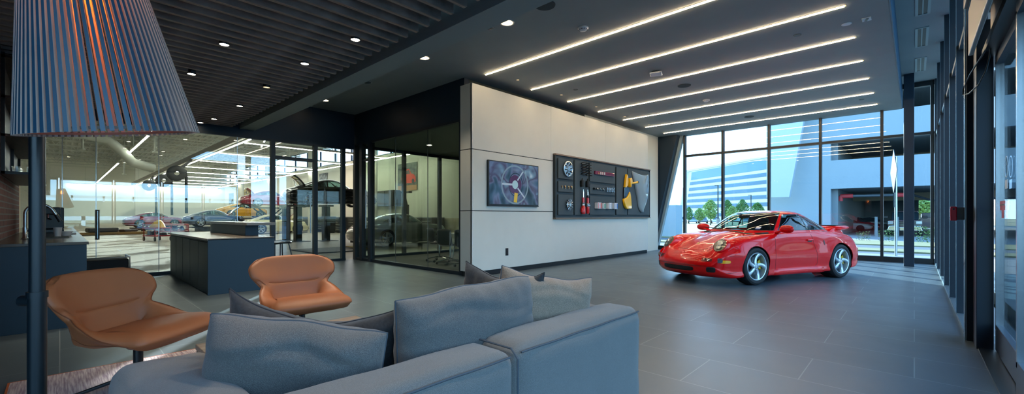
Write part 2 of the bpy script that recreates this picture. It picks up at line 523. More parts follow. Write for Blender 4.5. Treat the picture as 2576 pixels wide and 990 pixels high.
MB().box(-0.12, 0.1, -2.6, 5.86, 0.0, 0.012).build('floor_track', M_black, dr)

M_conc = mat('exterior_concrete', '#a9adb0', 0.8, noise=0.08, nscale=3)
# ---- workshop glass wall (plane X = -11)
gw = thing('window_3', 'glass partition between lounge and workshop', 'window', (-11.0, 0, 0)); gw['kind'] = 'structure'
MB().box(-0.04, 0.04, -0.46, 5.2, 2.93, 2.98).build('head', M_frame, gw)
MB().box(-0.04, 0.04, -0.46, 5.2, 0.0, 0.06).build('sill', M_frame, gw)
for y in (3.44, 4.42, 5.14):
    MB().box(-0.06, 0.06, y - 0.045, y + 0.045, 0, 2.95).build('post', M_frame, gw)
MB().box(-0.04, 0.04, 3.44, 4.42, 2.52, 2.60).build('door_head', M_frame, gw)
ys = [-0.46, 0.03, 0.46, 1.36, 2.72, 3.40]
for i in range(len(ys) - 1):
    MB().box(-0.005, 0.005, ys[i] + 0.004, ys[i + 1] - 0.004, 0.06, 2.93).build('pane', M_glassL, gw)
for y0, y1, z0, z1 in ((3.48, 4.38, 0.06, 2.52), (3.48, 4.38, 2.6, 2.93), (4.46, 5.1, 0.06, 2.93)):
    MB().box(-0.005, 0.005, y0, y1, z0, z1).build('pane', M_glassL, gw)
for y in ys[1:-1]:
    MB().box(-0.007, 0.007, y - 0.005, y + 0.005, 0.06, 2.93).build('glass_joint', M_alu, gw)
# ---- conference glass (plane Y = 5.5) and its room
cg = thing('window_4', 'glass front of the conference room', 'window', (0, 5.5, 0)); cg['kind'] = 'structure'
MB().box(-11.0, -6.48, -0.04, 0.04, 3.05, 3.10).build('head', M_frame, cg)
MB().box(-11.0, -6.48, -0.04, 0.04, 0.0, 0.07).build('sill', M_frame, cg)
for xx, w_ in ((-10.98, 0.06), (-10.62, 0.06), (-10.17, 0.07), (-6.53, 0.05)):
    MB().box(xx - w_, xx + w_, -0.06, 0.06, 0, 3.07).build('post', M_frame, cg)
MB().box(-10.6, -10.2, -0.03, 0.03, 2.60, 2.66).build('door_head', M_frame, cg)
for a, b in ((-10.93, -10.68), (-10.55, -10.25), (-10.10, -9.02), (-9.0, -7.72), (-7.70, -6.58)):
    MB().box(a, b, -0.005, 0.005, 0.07, 3.05).build('pane', M_glassC, cg)
for xx in (-9.01, -7.71):
    MB().box(xx - 0.005, xx + 0.005, -0.007, 0.007, 0.07, 3.05).build('glass_joint', M_alu, cg)
M_carpet = mat('conference_carpet', '#3a3f3d', 0.95, noise=0.3, nscale=40)
S('floor_conference', MB().box(-10.98, -6.45, 5.56, 9.6, -0.08, 0.004), M_carpet)
S('ceiling_conference', MB().box(-11.05, -6.45, 5.6, 9.6, 3.10, 3.2), mat('conference_ceiling', '#6d756c', 0.8))
S('wall_conference_side', MB().box(-6.6, -6.48, 5.6, 9.7, 0, 3.9), mat('conference_wall', '#3b4038', 0.7))
bw = thing('window_5', 'inner glass walls of the conference room', 'window', (-11.0, 9.6, 0)); bw['kind'] = 'structure'
for xx, yy in ((0, -3.98), (0, -2.6), (0, -1.3), (0, 0), (0.9, 0), (1.9, 0), (2.75, 0), (3.4, 0)):
    MB().box(xx - 0.05, xx + 0.05, yy - 0.05, yy + 0.05, 0, 3.1).build('post', M_frame, bw)
MB().box(-0.03, 0.03, -4.0, 0, 0, 0.08).build('sill', M_frame, bw)
MB().box(-0.03, 0.03, -4.0, 0, 3.02, 3.1).build('head', M_frame, bw)
MB().box(0, 4.4, -0.03, 0.03, 0, 0.08).build('sill', M_frame, bw)
MB().box(0, 4.4, -0.03, 0.03, 3.02, 3.1).build('head', M_frame, bw)
MB().box(1.9, 2.75, -0.03, 0.03, 2.2, 2.27).build('door_head', M_frame, bw)
for y0, y1 in ((-3.93, -2.65), (-2.55, -1.35), (-1.25, -0.05)):
    MB().box(-0.005, 0.005, y0, y1, 0.08, 3.02).build('pane', M_glassC, bw)
for x0, x1 in ((0.05, 0.85), (0.95, 1.85), (1.95, 2.7), (2.8, 3.35), (3.45, 4.4)):
    MB().box(x0, x1, -0.005, 0.005, 0.08, 3.02).build('pane', M_glassC, bw)
# ================================================================ LIGHTS AND CEILING FITTINGS
M_strip = mat('led_strip', '#ffffff', 0.4, emit='#ffe2ba', estr=24.0)
M_stripside = mat('strip_channel', '#c9b58e', 0.4)
gl_name = 'seven long light strips recessed in the dark ceiling'
ylist = [5.63, 6.98, 8.31, 9.66, 10.98, 12.36, 13.67]
names_ = ['nearest of the seven long warm light strips in the dark ceiling', 'long warm ceiling light strip, second from the sofa side', 'long warm ceiling light strip, third from the sofa side',
          'middle one of the seven long warm ceiling light strips', 'long warm ceiling light strip, third from the glazed end wall', 'long warm ceiling light strip, second from the glazed end wall', 'long warm ceiling light strip closest to the glazed end wall']
for i, y in enumerate(ylist):
    t = thing('light_strip', names_[i], 'ceiling light', (-3.33, y, CH), 0, gl_name)
    MB().box(-2.68, 2.67, -0.012, 0.012, -0.014, -0.003).build('diffuser', M_strip, t)
    MB().box(-2.70, 2.69, -0.024, 0.024, -0.004, 0.0).build('channel', M_stripside, t)

M_dl = mat('downlight_lens', '#ffffff', 0.3, emit='#ffe9c8', estr=22.0)
M_dlring = mat('downlight_trim', '#aeb4b2', 0.35)
def spot_at(name, loc, energy, ang=70, col=(1.0, 0.85, 0.65), parent=None, tilt=None):
    d = bpy.data.lights.new(name, 'SPOT'); d.energy = energy; d.spot_size = R(ang); d.spot_blend = 0.6; d.color = col; d.shadow_soft_size = 0.04
    o = bpy.data.objects.new(name, d); COL.objects.link(o); o.location = loc
    if tilt: o.rotation_euler = tilt
    if parent: o.parent = parent
    return o
dl_pos = [(-4.18, 4.33, 'recessed round ceiling downlight nearest the first light strip'), (-6.15, 4.31, 'recessed round downlight in front of the white wall end'),
          (-8.13, 4.30, 'dim recessed round downlight between two lit ones'), (-10.12, 4.29, 'recessed round downlight near the workshop glass corner')]
for i, (x, y, lb) in enumerate(dl_pos):
    t = thing('downlight', lb, 'ceiling light', (x, y, CH), 0, 'recessed downlights in the dark ceiling')
    MB().lathe([(0.085, -0.004), (0.10, -0.008), (0.105, 0.0)], n=28, cap=False).build('trim_ring', M_dlring, t, smooth=True)
    MB().lathe([(0.088, -0.003), (0.0, -0.003)], n=24, cap=False).build('reflector', mat('downlight_reflector', '#d8d2c0', 0.25, emit='#ffdca8', estr=1.6 if i != 2 else 0.4) if i != 2 else mat('downlight_reflector_dim', '#9fb0b6', 0.2, metal=0.7), t)
    if i != 2:
        MB().lathe([(0.05, -0.006), (0.0, -0.006)], c=(0, 0.02, 0), n=20, cap=False).build('lens', M_dl, t)
        spot_at('lamp', (0, 0, -0.03), 40, 95, parent=t)
# spots hidden among the slats
sp = [(-4.45, 2.22, 'bright spotlight between the ceiling slats, nearest the beam'), (-5.65, 1.27, 'bright slat ceiling spotlight, second nearest in the left row'),
      (-5.62, 2.13, 'slat ceiling spotlight, second from the front in the right row'), (-7.15, 1.23, 'slat ceiling spotlight right of the lamp shade'),
      (-8.62, 2.17, 'small slat ceiling spotlight, fourth in the right row'), (-10.15, 2.11, 'slat ceiling spotlight close to the workshop glass'),
      (-7.07, 2.13, 'unlit looking black cylinder spotlight seen from the side'), (-10.75, 2.0, 'farthest small spotlight at the glass header')]
for i, (x, y, lb) in enumerate(sp):
    t = thing('spotlight', lb, 'ceiling light', (x, y, 3.10), 0, 'spotlights set between the wooden slats')
    MB().lathe([(0.046, 0.0), (0.05, 0.01), (0.05, 0.13), (0.0, 0.13)], n=20, cap=False).build('can', M_black, t, smooth=True)
    MB().lathe([(0.045, 0.004), (0.0, 0.004)], n=18, cap=False).build('lens', M_dl if i != 6 else mat('dim_lens', '#887a60', 0.3, emit='#ffd9a0', estr=1.0), t)
    if i in (0, 1, 2, 3, 4): spot_at('lamp', (0, 0, -0.01), 70, 75, parent=t)
# spots above the sofa, behind the viewer's line of sight
for i, (x, y) in enumerate(((-2.6, 1.9), (-1.9, 0.2), (-1.2, 1.6))):
    t = thing('spotlight', 'spotlight between the slats right above the sofa', 'ceiling light', (x, y, 3.10), 0, 'spotlights above the sofa')
    MB().lathe([(0.046, 0.0), (0.05, 0.01), (0.05, 0.13), (0.0, 0.13)], n=20, cap=False).build('can', M_black, t, smooth=True)
    MB().lathe([(0.045, 0.004), (0.0, 0.004)], n=18, cap=False).build('lens', M_dl, t)
    spot_at('lamp', (0, 0, -0.01), 42, 85, parent=t)
for i, (x, y) in enumerate(((-9.6, 6.9), (-7.6, 6.9), (-8.6, 8.6))):
    t = thing('downlight', ['small round downlight in the conference ceiling, left one', 'small bright downlight in the conference ceiling by the wall', 'small round downlight at the back of the conference room'][i], 'ceiling light', (x, y, 3.10), 0, 'conference room downlights')
    MB().lathe([(0.07, -0.004), (0.085, -0.008), (0.09, 0.0)], n=24, cap=False).build('trim_ring', M_dlring, t, smooth=True)
    MB().lathe([(0.06, -0.003), (0.0, -0.003)], n=20, cap=False).build('lens', M_dl, t)
    spot_at('lamp', (0, 0, -0.02), 60, 120, parent=t)
# wall washers give the soft scallops on top of the white wall
for i, y in enumerate((6.3, 7.75, 9.2, 10.65, 12.1)):
    t = thing('wall_washer', ['small recessed wall washer above the screen', 'small recessed washer above the left edge of the parts board', 'small recessed washer above the badge panel', 'small recessed washer above the mirror panel', 'small recessed washer at the far end of the white wall'][i], 'ceiling light', (-5.78, y, CH - 0.001))
    MB().lathe([(0.03, -0.002), (0.0, -0.002)], n=14, cap=False).build('lens', mat('washer_lens', '#443d30', 0.3, emit='#ffdca8', estr=0.4), t)
    o = spot_at('lamp', (0, 0, -0.02), 20, 80, parent=t); o.rotation_euler = (0, R(-22), 0)

def disc_thing(name, lb, cat, x, y, r, m, h=0.012, z=CH, group=None):
    t = MB().lathe([(r, 0), (r * 0.97, -h), (0, -h)], n=32, cap=False).build(name, m, None, smooth=True)
    t.location = (x, y, z); return tag(t, lb, cat, group)
M_spk = mat('speaker_grille', '#333f42', 0.8, bump=0.5, bscale=400)
disc_thing('ceiling_speaker', 'large round dark ceiling speaker at the top edge, nearest one', 'speaker', -3.47, 4.30, 0.135, M_spk, group='round ceiling speakers')
disc_thing('ceiling_speaker', 'round dark speaker between the third and fourth light strips', 'speaker', -3.50, 8.96, 0.13, M_spk, group='round ceiling speakers')
disc_thing('ceiling_speaker', 'faint round dark speaker beside the far downlight', 'speaker', -8.95, 4.12, 0.14, M_spk, group='round ceiling speakers')
disc_thing('ceiling_speaker', 'far round speaker before the last light strip', 'speaker', -3.3, 13.0, 0.12, M_spk, group='round ceiling speakers')
M_wp = mat('white_plastic', '#d5d9dc', 0.4)
def detector(x, y, lb):
    t = thing('smoke_detector', lb, 'smoke detector', (x, y, CH), 0, 'smoke detectors')
    MB().lathe([(0.075, 0), (0.078, -0.012), (0.066, -0.03), (0.0, -0.03)], n=28, cap=False).build('base', M_wp, t, smooth=True)
    MB().lathe([(0.055, -0.03), (0.05, -0.042), (0.02, -0.05), (0, -0.05)], n=24, cap=False).build('sensor_head', M_wp, t, smooth=True)
    b = MB()
    for k in range(10):
        a = k * PI / 5
        b.cbox((0.061 * math.cos(a), 0.061 * math.sin(a), -0.033), (0.006, 0.022, 0.004), a)
    b.build('vent_slots', M_black, t)
detector(-3.49, 5.2, 'white smoke detector between the first strip and the near speaker')
detector(-3.56, 10.43, 'small white smoke detector beyond the fourth light strip')
t = thing('access_point', 'white rounded square wireless unit hanging on the dark ceiling', 'access point', (-3.56, 7.75, CH), R(20))
MB().cbox((0, 0, -0.012), (0.12, 0.12, 0.024)).build('mount', M_black, t)
MB().cbox((0, 0, -0.037), (0.22, 0.22, 0.03)).build('housing', M_wp, t, bevel=0.045, seg=5, smooth=True)
t = disc_thing('sprinkler', 'small white round sprinkler cover left of the square sensor', 'sprinkler', -0.70, 7.67, 0.06, M_wp, 0.006)
t = thing('ceiling_sensor', 'small square white sensor plate near the ceiling edge', 'sensor', (-0.48, 7.66, CH))
MB().cbox((0, 0, -0.006), (0.10, 0.13, 0.012)).build('plate', M_wp, t, bevel=0.003)
MB().cbox((0, 0, -0.014), (0.03, 0.09, 0.006), 0.3).build('detail', M_black, t)
t = thing('ceiling_sensor', 'small grey rectangular plate beside the nearest round downlight', 'sensor', (-4.47, 4.28, CH))
MB().cbox((0, 0, -0.006), (0.13, 0.075, 0.012)).build('plate', mat('grey_plastic', '#8a8f8f', 0.5), t, bevel=0.003)
MB().cbox((0, 0, -0.014), (0.09, 0.025, 0.006), 0.3).build('detail', M_black, t)
MB().lathe([(0.006, -0.02), (0, -0.02)], n=8, cap=False).build('indicator', mat('red_dot', '#c03020', 0.4), t)
for x, y, lb in ((-1.28, 7.63, 'dark round cover plate between the second and third strips'), (-5.32, 7.64, 'tiny dark cap over the screen end of the ceiling'), (-0.9, 12.9, 'tiny cap beside the far end of the last strips')):
    disc_thing('cover_plate', lb, 'cover plate', x, y, 0.05, mat('dark_cap', '#4a5658', 0.5), 0.008)
# slot diffusers in the raised ceiling
M_vent = mat('vent_frame', '#9fb0ae', 0.4)
for y, lb in ((9.15, 'nearest slot air diffuser, cut by the top edge'), (10.95, 'middle slot air diffuser in the raised ceiling strip'), (12.9, 'farthest slot air diffuser before the corner column')):
    t = thing('air_diffuser', lb, 'air vent', (0.10, y, 4.48), 0, 'slot diffusers along the glazing')
    b = MB()
    for x0, x1 in ((-0.09, -0.055), (-0.008, 0.008), (0.055, 0.09)): b.box(x0, x1, -0.55, 0.55, -0.01, 0)
    b.box(-0.09, 0.09, -0.57, -0.54, -0.01, 0).box(-0.09, 0.09, 0.54, 0.57, -0.01, 0)
    b.build('frame', M_vent, t)
    MB().box(-0.085, 0.085, -0.55, 0.55, -0.003, 0).build('slots', M_black, t)

# ================================================================ ON THE WHITE WALL
WX = -6.15
def flat(name, parent, m, y0, y1, z0, z1, x0, x1, bevel=0.0):
    return MB().box(x0, x1, y0, y1, z0, z1).build(name, m, parent, bevel=bevel)
def screen_picture():
    """the picture shown on the screen: a car steering wheel seen close up"""
    m = bpy.data.materials.new('screen_picture'); m.use_nodes = True
    nt = m.node_tree; b = nt.nodes['Principled BSDF']
    tc = nt.nodes.new('ShaderNodeTexCoord'); n = nt.nodes.new('ShaderNodeTexNoise'); n.inputs['Scale'].default_value = 2.6; n.inputs['Detail'].default_value = 1.5; n.inputs['Distortion'].default_value = 0.7
    nt.links.new(tc.outputs['Object'], n.inputs['Vector'])
    rp = nt.nodes.new('ShaderNodeValToRGB'); e = rp.color_ramp.elements
    e[0].position = 0.30; e[0].color = lin('#182a38'); e[1].position = 0.78; e[1].color = lin('#a9bccb')
    for p_, c_ in ((0.42, '#2f4a60'), (0.52, '#53627f'), (0.60, '#3d3a55'), (0.68, '#5f7f97')):
        q = e.new(p_); q.color = lin(c_)
    nt.links.new(n.outputs['Fac'], rp.inputs[0]); b.inputs['Base Color'].default_value = (0.01, 0.01, 0.01, 1)
    nt.links.new(rp.outputs[0], b.inputs['Emission Color']); b.inputs['Emission Strength'].default_value = 0.45
    b.inputs['Roughness'].default_value = 0.06
    return m
tv = thing('television', 'wall-mounted flat screen showing a steering wheel picture', 'television', (WX, 6.56, 1.83))
flat('casing', tv, M_black, -0.77, 0.77, -0.455, 0.455, 0.005, 0.05, 0.004)
flat('display', tv, screen_picture(), -0.745, 0.745, -0.415, 0.435, 0.05, 0.052)
def em(name, c, s=0.45, rough=0.1): return mat(name, '#050505', rough, emit=c, estr=s)
def arc(cy, cz, ry, rz, a0, a1, w, x, n=48):
    b = MB()
    P = []
    for k in range(n + 1):
        a = a0 + (a1 - a0) * k / n
        P.append([(x, cy + (ry - w) * math.cos(a), cz + (rz - w) * math.sin(a)), (x, cy + ry * math.cos(a), cz + ry * 0 + rz * math.sin(a))])
    return b.grid(P)
pic = arc(0.0, 0.0, 0.42, 0.41, 0, 2 * PI, 0.035, 0.0535).build('pictured_wheel_rim', em('pic_rim', '#6f8798', 0.4), tv)
arc(0.02, 0.0, 0.22, 0.25, 0, 2 * PI, 0.018, 0.0537).build('pictured_horn_ring', em('pic_ring', '#20313f', 0.4), tv)
b = MB().lathe([(0.20, 0.0533), (0, 0.0533)], n=32, axis='x', cap=False); b.build('pictured_hub_plate', em('pic_hub', '#4b2f52', 0.4), tv)
b = MB().lathe([(0.09, 0.0541), (0, 0.0541)], c=(0, 0.0, 0.0), n=28, axis='x', cap=False); b.build('pictured_hub', em('pic_hub2', '#8fb0ba', 0.45), tv)
b = MB().cbox((0.0539, -0.23, 0.0), (0.0004, 0.32, 0.04)).cbox((0.0539, 0.19, -0.17), (0.0004, 0.30, 0.035), 0, R(-42)).cbox((0.0539, 0.16, 0.19), (0.0004, 0.26, 0.035), 0, R(48))
b.build('pictured_spokes', em('pic_spk', '#9fb2c4', 0.4), tv)
MB().cbox((0.0536, 0.02, -0.27), (0.0004, 0.10, 0.2), 0, R(-8)).build('pictured_key', em('pic_key', '#b09a30', 0.5), tv)
flat('chin', tv, M_black, -0.77, 0.77, -0.455, -0.43, 0.05, 0.055)
t = thing('power_outlet', 'small black outlet low on the white wall', 'power outlet', (WX, 6.364, 0.43))
flat('plate', t, M_black, -0.04, 0.04, -0.075, 0.075, 0.0, 0.008, 0.002)
flat('receptacle', t, mat('dark_plastic', '#2c3032', 0.4), -0.022, 0.022, 0.01, 0.05, 0.008, 0.011)
flat('receptacle', t, mat('dark_plastic', '#2c3032', 0.4), -0.022, 0.022, -0.05, -0.01, 0.008, 0.011)

# ---- display board
M_board = mat('board_grey', '#37454b', 0.75, noise=0.05)
M_pad = mat('pad_grey', '#424f55', 0.8, noise=0.05)
M_brassy = mat('board_trim', '#7c6a5c', 0.4, metal=0.5)
bd = thing('display_board', 'large dark grey display board with raised pads on the white wall', 'display board', (WX + 0.003, 7.93, 0))
BX = 0.045
flat('backboard', bd, M_board, 0, 4.86, 1.13, 2.60, 0.0, BX)
flat('top_ledge', bd, M_brassy, -0.02, 4.88, 2.60, 2.632, 0.0, 0.085)
flat('bottom_ledge', bd, M_brassy, -0.02, 4.88, 1.105, 1.135, 0.0, 0.085)
flat('side_edge', bd, M_framedk, -0.015, 0.0, 1.13, 2.62, 0.0, 0.07)
flat('side_edge', bd, M_framedk, 4.86, 4.875, 1.13, 2.62, 0.0, 0.07)
pads = [(0.08, 0.68, 2.055, 2.535), (0.08, 0.68, 1.745, 1.99), (0.08, 0.68, 1.20, 1.68), (0.745, 1.345, 1.20, 2.545), (1.415, 2.68, 2.06, 2.55), (1.415, 2.68, 1.742, 1.99), (1.415, 2.68, 1.203, 1.69), (2.755, 3.36, 1.205, 2.54), (3.42, 4.80, 1.205, 2.55)]
for (a, b_, c, d) in pads:
    flat('pad', bd, M_pad, a, b_, c, d, BX + 0.012, BX + 0.042, 0.003)
    flat('pad_spacer', bd, M_black, a + 0.03, b_ - 0.03, c + 0.03, d - 0.03, BX, BX + 0.012)
PX = WX + BX + 0.042 + 0.001   # face of the pads
M_steel = mat('machined_steel', '#c4cbd0', 0.22, metal=1.0, noise=0.1, nscale=12)
# flywheel disc
t = thing('flywheel', 'large machined steel flywheel disc at the top left of the board', 'car part', (PX, 8.35, 2.30))
MB().lathe([(0.16, 0.0), (0.185, 0.005), (0.19, 0.03), (0.185, 0.05), (0.165, 0.055), (0.155, 0.045), (0.06, 0.045), (0.05, 0.06), (0.0, 0.06)], n=56, axis='x', cap=False).build('disc', M_steel, t, smooth=True)
b = MB()
for k in range(8):
    a = k * PI / 4 + 0.2
    b.cbox((0.052, 0.125 * math.cos(a), 0.125 * math.sin(a)), (0.018, 0.018, 0.05), 0, a + PI / 2)
b.build('slots', M_black, t)
b = MB()
for k in range(9):
    a = k * 2 * PI / 9
    b.lathe([(0.007, 0.045), (0.007, 0.062), (0, 0.062)], c=(0, 0.075 * math.cos(a), 0.075 * math.sin(a)), n=8, axis='x', cap=False)
b.build('bolts', mat('dark_steel', '#4a5054', 0.3, metal=1.0), t)
# four small brass rocker arms
M_brass = mat('brass', '#c8a070', 0.3, metal=0.8)
for k, y in enumerate((8.13, 8.25, 8.39, 8.52)):
    t = thing('rocker_arm', ['smallest brass rocker arm, first of four on the board', 'brass rocker arm, second from the left of four', 'brass rocker arm, third from the left of four', 'brass rocker arm at the right end of the row of four'][k], 'car part', (PX, y, 1.865), 0, 'small brass rocker arms')
    s_ = (0.7, 1, 1, 1.15)[k]
    MB().lathe([(0.018 * s_, 0), (0.024 * s_, 0.01), (0.022 * s_, 0.03), (0.012 * s_, 0.036), (0, 0.036)], c=(0, 0, 0.012), n=14, axis='x', cap=False).build('boss', M_brass, t, smooth=True)
    MB().tube([(0.018, 0.0, 0.01), (0.02, 0.012, -0.018), (0.02, 0.004, -0.045)], [0.014 * s_, 0.012 * s_, 0.007 * s_], 8).build('lever', M_brass, t, smooth=True)
# fan rotor
t = thing('fan_rotor', 'silver spiky alternator fan rotor at the bottom left of the board', 'car part', (PX, 8.38, 1.445))
MB().lathe([(0.07, 0), (0.075, 0.03), (0.05, 0.05), (0.03, 0.08), (0, 0.08)], n=24, axis='x', cap=False).build('hub', M_steel, t, smooth=True)
b = MB()
for k in range(12):
    a = k * PI / 6
    b.cbox((0.045, 0.10 * math.cos(a), 0.10 * math.sin(a)), (0.05, 0.075, 0.014), 0, a, 0)
b.build('blades', M_steel, t, bevel=0.004)
b = MB()
for k in range(6):
    a = k * PI / 3 + 0.3
    b.lathe([(0.01, 0.05), (0.01, 0.085), (0, 0.085)], c=(0, 0.04 * math.cos(a), 0.04 * math.sin(a)), n=8, axis='x', cap=False)
b.build('studs', M_steel, t)
# coil springs
M_dkspring = mat('black_steel', '#16181a', 0.3, metal=0.5)
for k, y in enumerate((8.97, 9.17)):
    pts = []
    for i in range(150):
        a = i / 149 * 5.2 * 2 * PI
        pts.append((0.085 + 0.075 * math.cos(a), 0.095 * math.sin(a), -0.17 + 0.34 * i / 149))
    o = MB().tube(pts, 0.0095, 8).build('coil_spring', M_dkspring, None, smooth=True); o.location = (PX, y, 2.35)
    tag(o, ['left black coil spring at the top of the suspension pad', 'right black coil spring at the top of the suspension pad'][k], 'car part', 'coil springs')
for k, y in enumerate((8.93, 9.17)):
    t = thing('dust_boot', ['left black shock absorber boot under the springs', 'right black shock absorber boot under the springs'][k], 'car part', (PX + 0.049, y, 2.0), 0, 'black boots')
    pr = []
    for i in range(13): pr.append((0.045 + (0.006 if i % 2 else 0), -0.095 + i * 0.0125))
    MB().lathe(pr, n=20).build('bellows', mat('black_rubber', '#0c0d0e', 0.6), t, smooth=True, ang=60)
    MB().lathe([(0.022, 0.05), (0.018, 0.09), (0.012, 0.115), (0, 0.115)], n=14, cap=False).build('tip', mat('black_rubber', '#0c0d0e', 0.6), t, smooth=True)
M_redp = mat('red_paint_parts', '#c8191c', 0.3, coat=0.6)
for k, y in enumerate((8.965, 9.165)):
    t = thing('shock_absorber', ['left red and silver shock absorber standing upright', 'right red and silver shock absorber with a silver collar'][k], 'car part', (PX + 0.053, y, 1.225), 0, 'red shock absorbers')
    if k == 0:
        MB().lathe([(0, 0), (0.05, 0), (0.055, 0.02), (0.055, 0.17), (0.035, 0.20), (0.035, 0.21)], n=20, cap=False).build('lower_body', M_redp, t, smooth=True)
        MB().cbox((0, -0.055, 0.09), (0.05, 0.05, 0.11)).cbox((0, 0.05, 0.14), (0.04, 0.03, 0.03)).build('bracket', M_redp, t, bevel=0.006)
        MB().lathe([(0.034, 0.20), (0.034, 0.28)], n=18).build('collar', mat('white_label', '#dfe2e2', 0.4), t)
        MB().lathe([(0.036, 0.255), (0.045, 0.26), (0.045, 0.27), (0.036, 0.275)], n=18).build('ring', M_black, t)
        MB().lathe([(0.032, 0.28), (0.032, 0.40), (0.02, 0.41)], n=18).build('upper_body', M_redp, t, smooth=True)
    else:
        MB().lathe([(0, 0), (0.03, 0.01), (0.042, 0.04), (0.04, 0.18)], n=20, cap=False).build('lower_body', M_redp, t, smooth=True)
        MB().lathe([(0.04, 0.18), (0.06, 0.20), (0.062, 0.225), (0.045, 0.235), (0.055, 0.25), (0.04, 0.27)], n=20).build('collar', M_steel, t)
        MB().lathe([(0.034, 0.27), (0.034, 0.40), (0.02, 0.41)], n=18).build('upper_body', M_redp, t, smooth=True)
        MB().lathe([(0.032, 0.41), (0.036, 0.44), (0.02, 0.47)], n=18).build('bump_stop', M_black, t, smooth=True)
    MB().lathe([(0.021, 0.41), (0.021, 0.56), (0.009, 0.565), (0.009, 0.61), (0, 0.612)], n=14, cap=False).build('rod', M_chrome, t, smooth=True)
# badge strip
t = thing('reflector_strip', 'long dark red reflector strip with silver lettering', 'car part', (PX, 10.02, 2.30))
MB().box(0, 0.05, -0.48, 0.47, -0.045, 0.045).build('lens', mat('ruby_lens', '#7d1230', 0.12, coat=0.8), t, bevel=0.008)
b = MB()
for k, w_ in enumerate((0.05, 0.035, 0.06)):
    b.box(0.05, 0.053, -0.26 + k * 0.09, -0.26 + k * 0.09 + w_, -0.033, 0.033)
b.build('badge_plates', mat('silver_foil', '#d9c9b8', 0.3, metal=0.3), t)
MB().lathe([(0.03, 0.051), (0.0, 0.053)], c=(0, -0.33, -0.01), n=3, axis='x', cap=False).build('amber_mark', mat('amber', '#e8a020', 0.3), t)
b = MB()
for k in range(5): b.box(0.05, 0.052, 0.06 + 0.07 * k, 0.06 + 0.07 * k + 0.045, -0.02, 0.02)
b.build('ribs', mat('ruby_dark', '#5a0d22', 0.2), t)
# camshaft
t = thing('camshaft', 'short dark camshaft with shiny lobes on the middle pad', 'car part', (PX + 0.03, 9.75, 1.88))
MB().tube([(0, -0.24, 0), (0, 0.24, 0)], 0.014, 12).build('shaft', mat('dark_steel', '#4a5054', 0.3, metal=1.0), t, smooth=True)
b = MB()
for k in range(9):
    y_ = -0.16 + k * 0.045
    a = k * 2.1
    b.lathe([(0, y_), (0.026, y_), (0.026, y_ + 0.02), (0, y_ + 0.02)], c=(0.012 * math.cos(a), 0, 0.012 * math.sin(a)), n=14, axis='y', cap=False)
b.build('lobes', M_steel, t, smooth=True)
MB().lathe([(0, -0.27), (0.03, -0.27), (0.03, -0.20), (0, -0.20)], n=14, axis='y', cap=False).build('journal', M_black, t, smooth=True)
# cylinder head casting
t = thing('cylinder_head', 'silver cast rocker housing beside the camshaft', 'car part', (PX, 10.27, 1.88))
b = MB().box(0, 0.05, -0.18, 0.18, -0.045, 0.045)
for k in range(4):
    b.lathe([(0.0, 0.09), (0.032, 0.09), (0.036, 0.0)], c=(0, -0.13 + k * 0.087, 0), n=16, axis='x', cap=False)
for k in range(5): b.box(0, 0.07, -0.185 + k * 0.087, -0.165 + k * 0.087, -0.065, 0.065)
b.build('casting', M_steel, t, bevel=0.003)
b = MB()
for k in range(4): b.lathe([(0.018, 0.091), (0, 0.091)], c=(0, -0.13 + k * 0.087, 0), n=14, axis='x', cap=False)
b.build('bores', M_black, t)
# oil tins
tins = [(9.65, 0.18, 0.165, '#c22834', 'white oil tin with a red side stripe, leftmost on the pad'), (9.89, 0.10, 0.15, '#4f9a86', 'narrow white tin with green lettering'), (10.19, 0.18, 0.165, '#8d99a6', 'white oil tin with grey lettering'), (10.48, 0.18, 0.165, '#2f6fb8', 'white oil tin with blue stripe, rightmost on the pad')]
for y, w_, h_, c_, lb in tins:
    t = thing('oil_tin', lb, 'oil tin', (PX, y, 1.36), 0, 'oil tins on the board')
    MB().box(0.0, 0.11, -w_ / 2, w_ / 2, 0, h_).build('can', mat('tin_white', '#d9dde2', 0.35), t, bevel=0.012)
    MB().box(0.11, 0.1115, -w_ / 2 + 0.012, -w_ / 2 + 0.035, 0.01, h_ - 0.01).box(0.11, 0.1115, w_ / 2 - 0.06, w_ / 2 - 0.012, 0.012, h_ - 0.012).build('stripe', mat('tin_' + c_[1:], c_, 0.4), t)
    b = MB()
    for k in range(5): b.box(0.11, 0.112, -w_ / 2 + 0.05 + 0.0 * k, w_ / 2 - 0.08, 0.03 + k * 0.024, 0.036 + k * 0.024)
    b.build('lettering', mat('tin_text', '#7e6070', 0.5), t)
    MB().box(0.004, 0.106, -w_ / 2 + 0.006, w_ / 2 - 0.006, h_, h_ + 0.008).build('lid', mat('tin_rim', '#50404a', 0.3, metal=0.6), t)
# yellow mirror assembly
M_yel = mat('yellow_paint', '#f2b705', 0.25, coat=0.9)
t = thing('mirror_assembly', 'yellow and black door mirror and fender trim on the tall pad', 'car part', (PX, 11.1, 1.9))
def blade(pts, d0, d1, name, m):
    o = MB().prism([(p[0], p[1]) for p in pts], d0, d1, 'x').build(name, m, t, fix=True, bevel=0.02, seg=3, smooth=True); return o
blade([(-0.06, 0.10), (0.03, 0.47), (0.09, 0.42), (0.12, 0.25), (0.08, 0.14), (0.0, 0.085), (-0.06, 0.09)], 0.02, 0.09, 'upper_cap', M_yel)
blade([(0.18, 0.10), (0.16, 0.36), (0.26, 0.38), (0.31, 0.27), (0.25, 0.18), (0.22, 0.10)], 0.02, 0.13, 'mirror_foot', M_yel)
MB().tube([(0.08, 0.26, 0.22), (0.13, 0.40, 0.235), (0.17, 0.50, 0.26)], [0.035, 0.028, 0.034], 12).build('mirror_arm', M_yel, t, smooth=True)
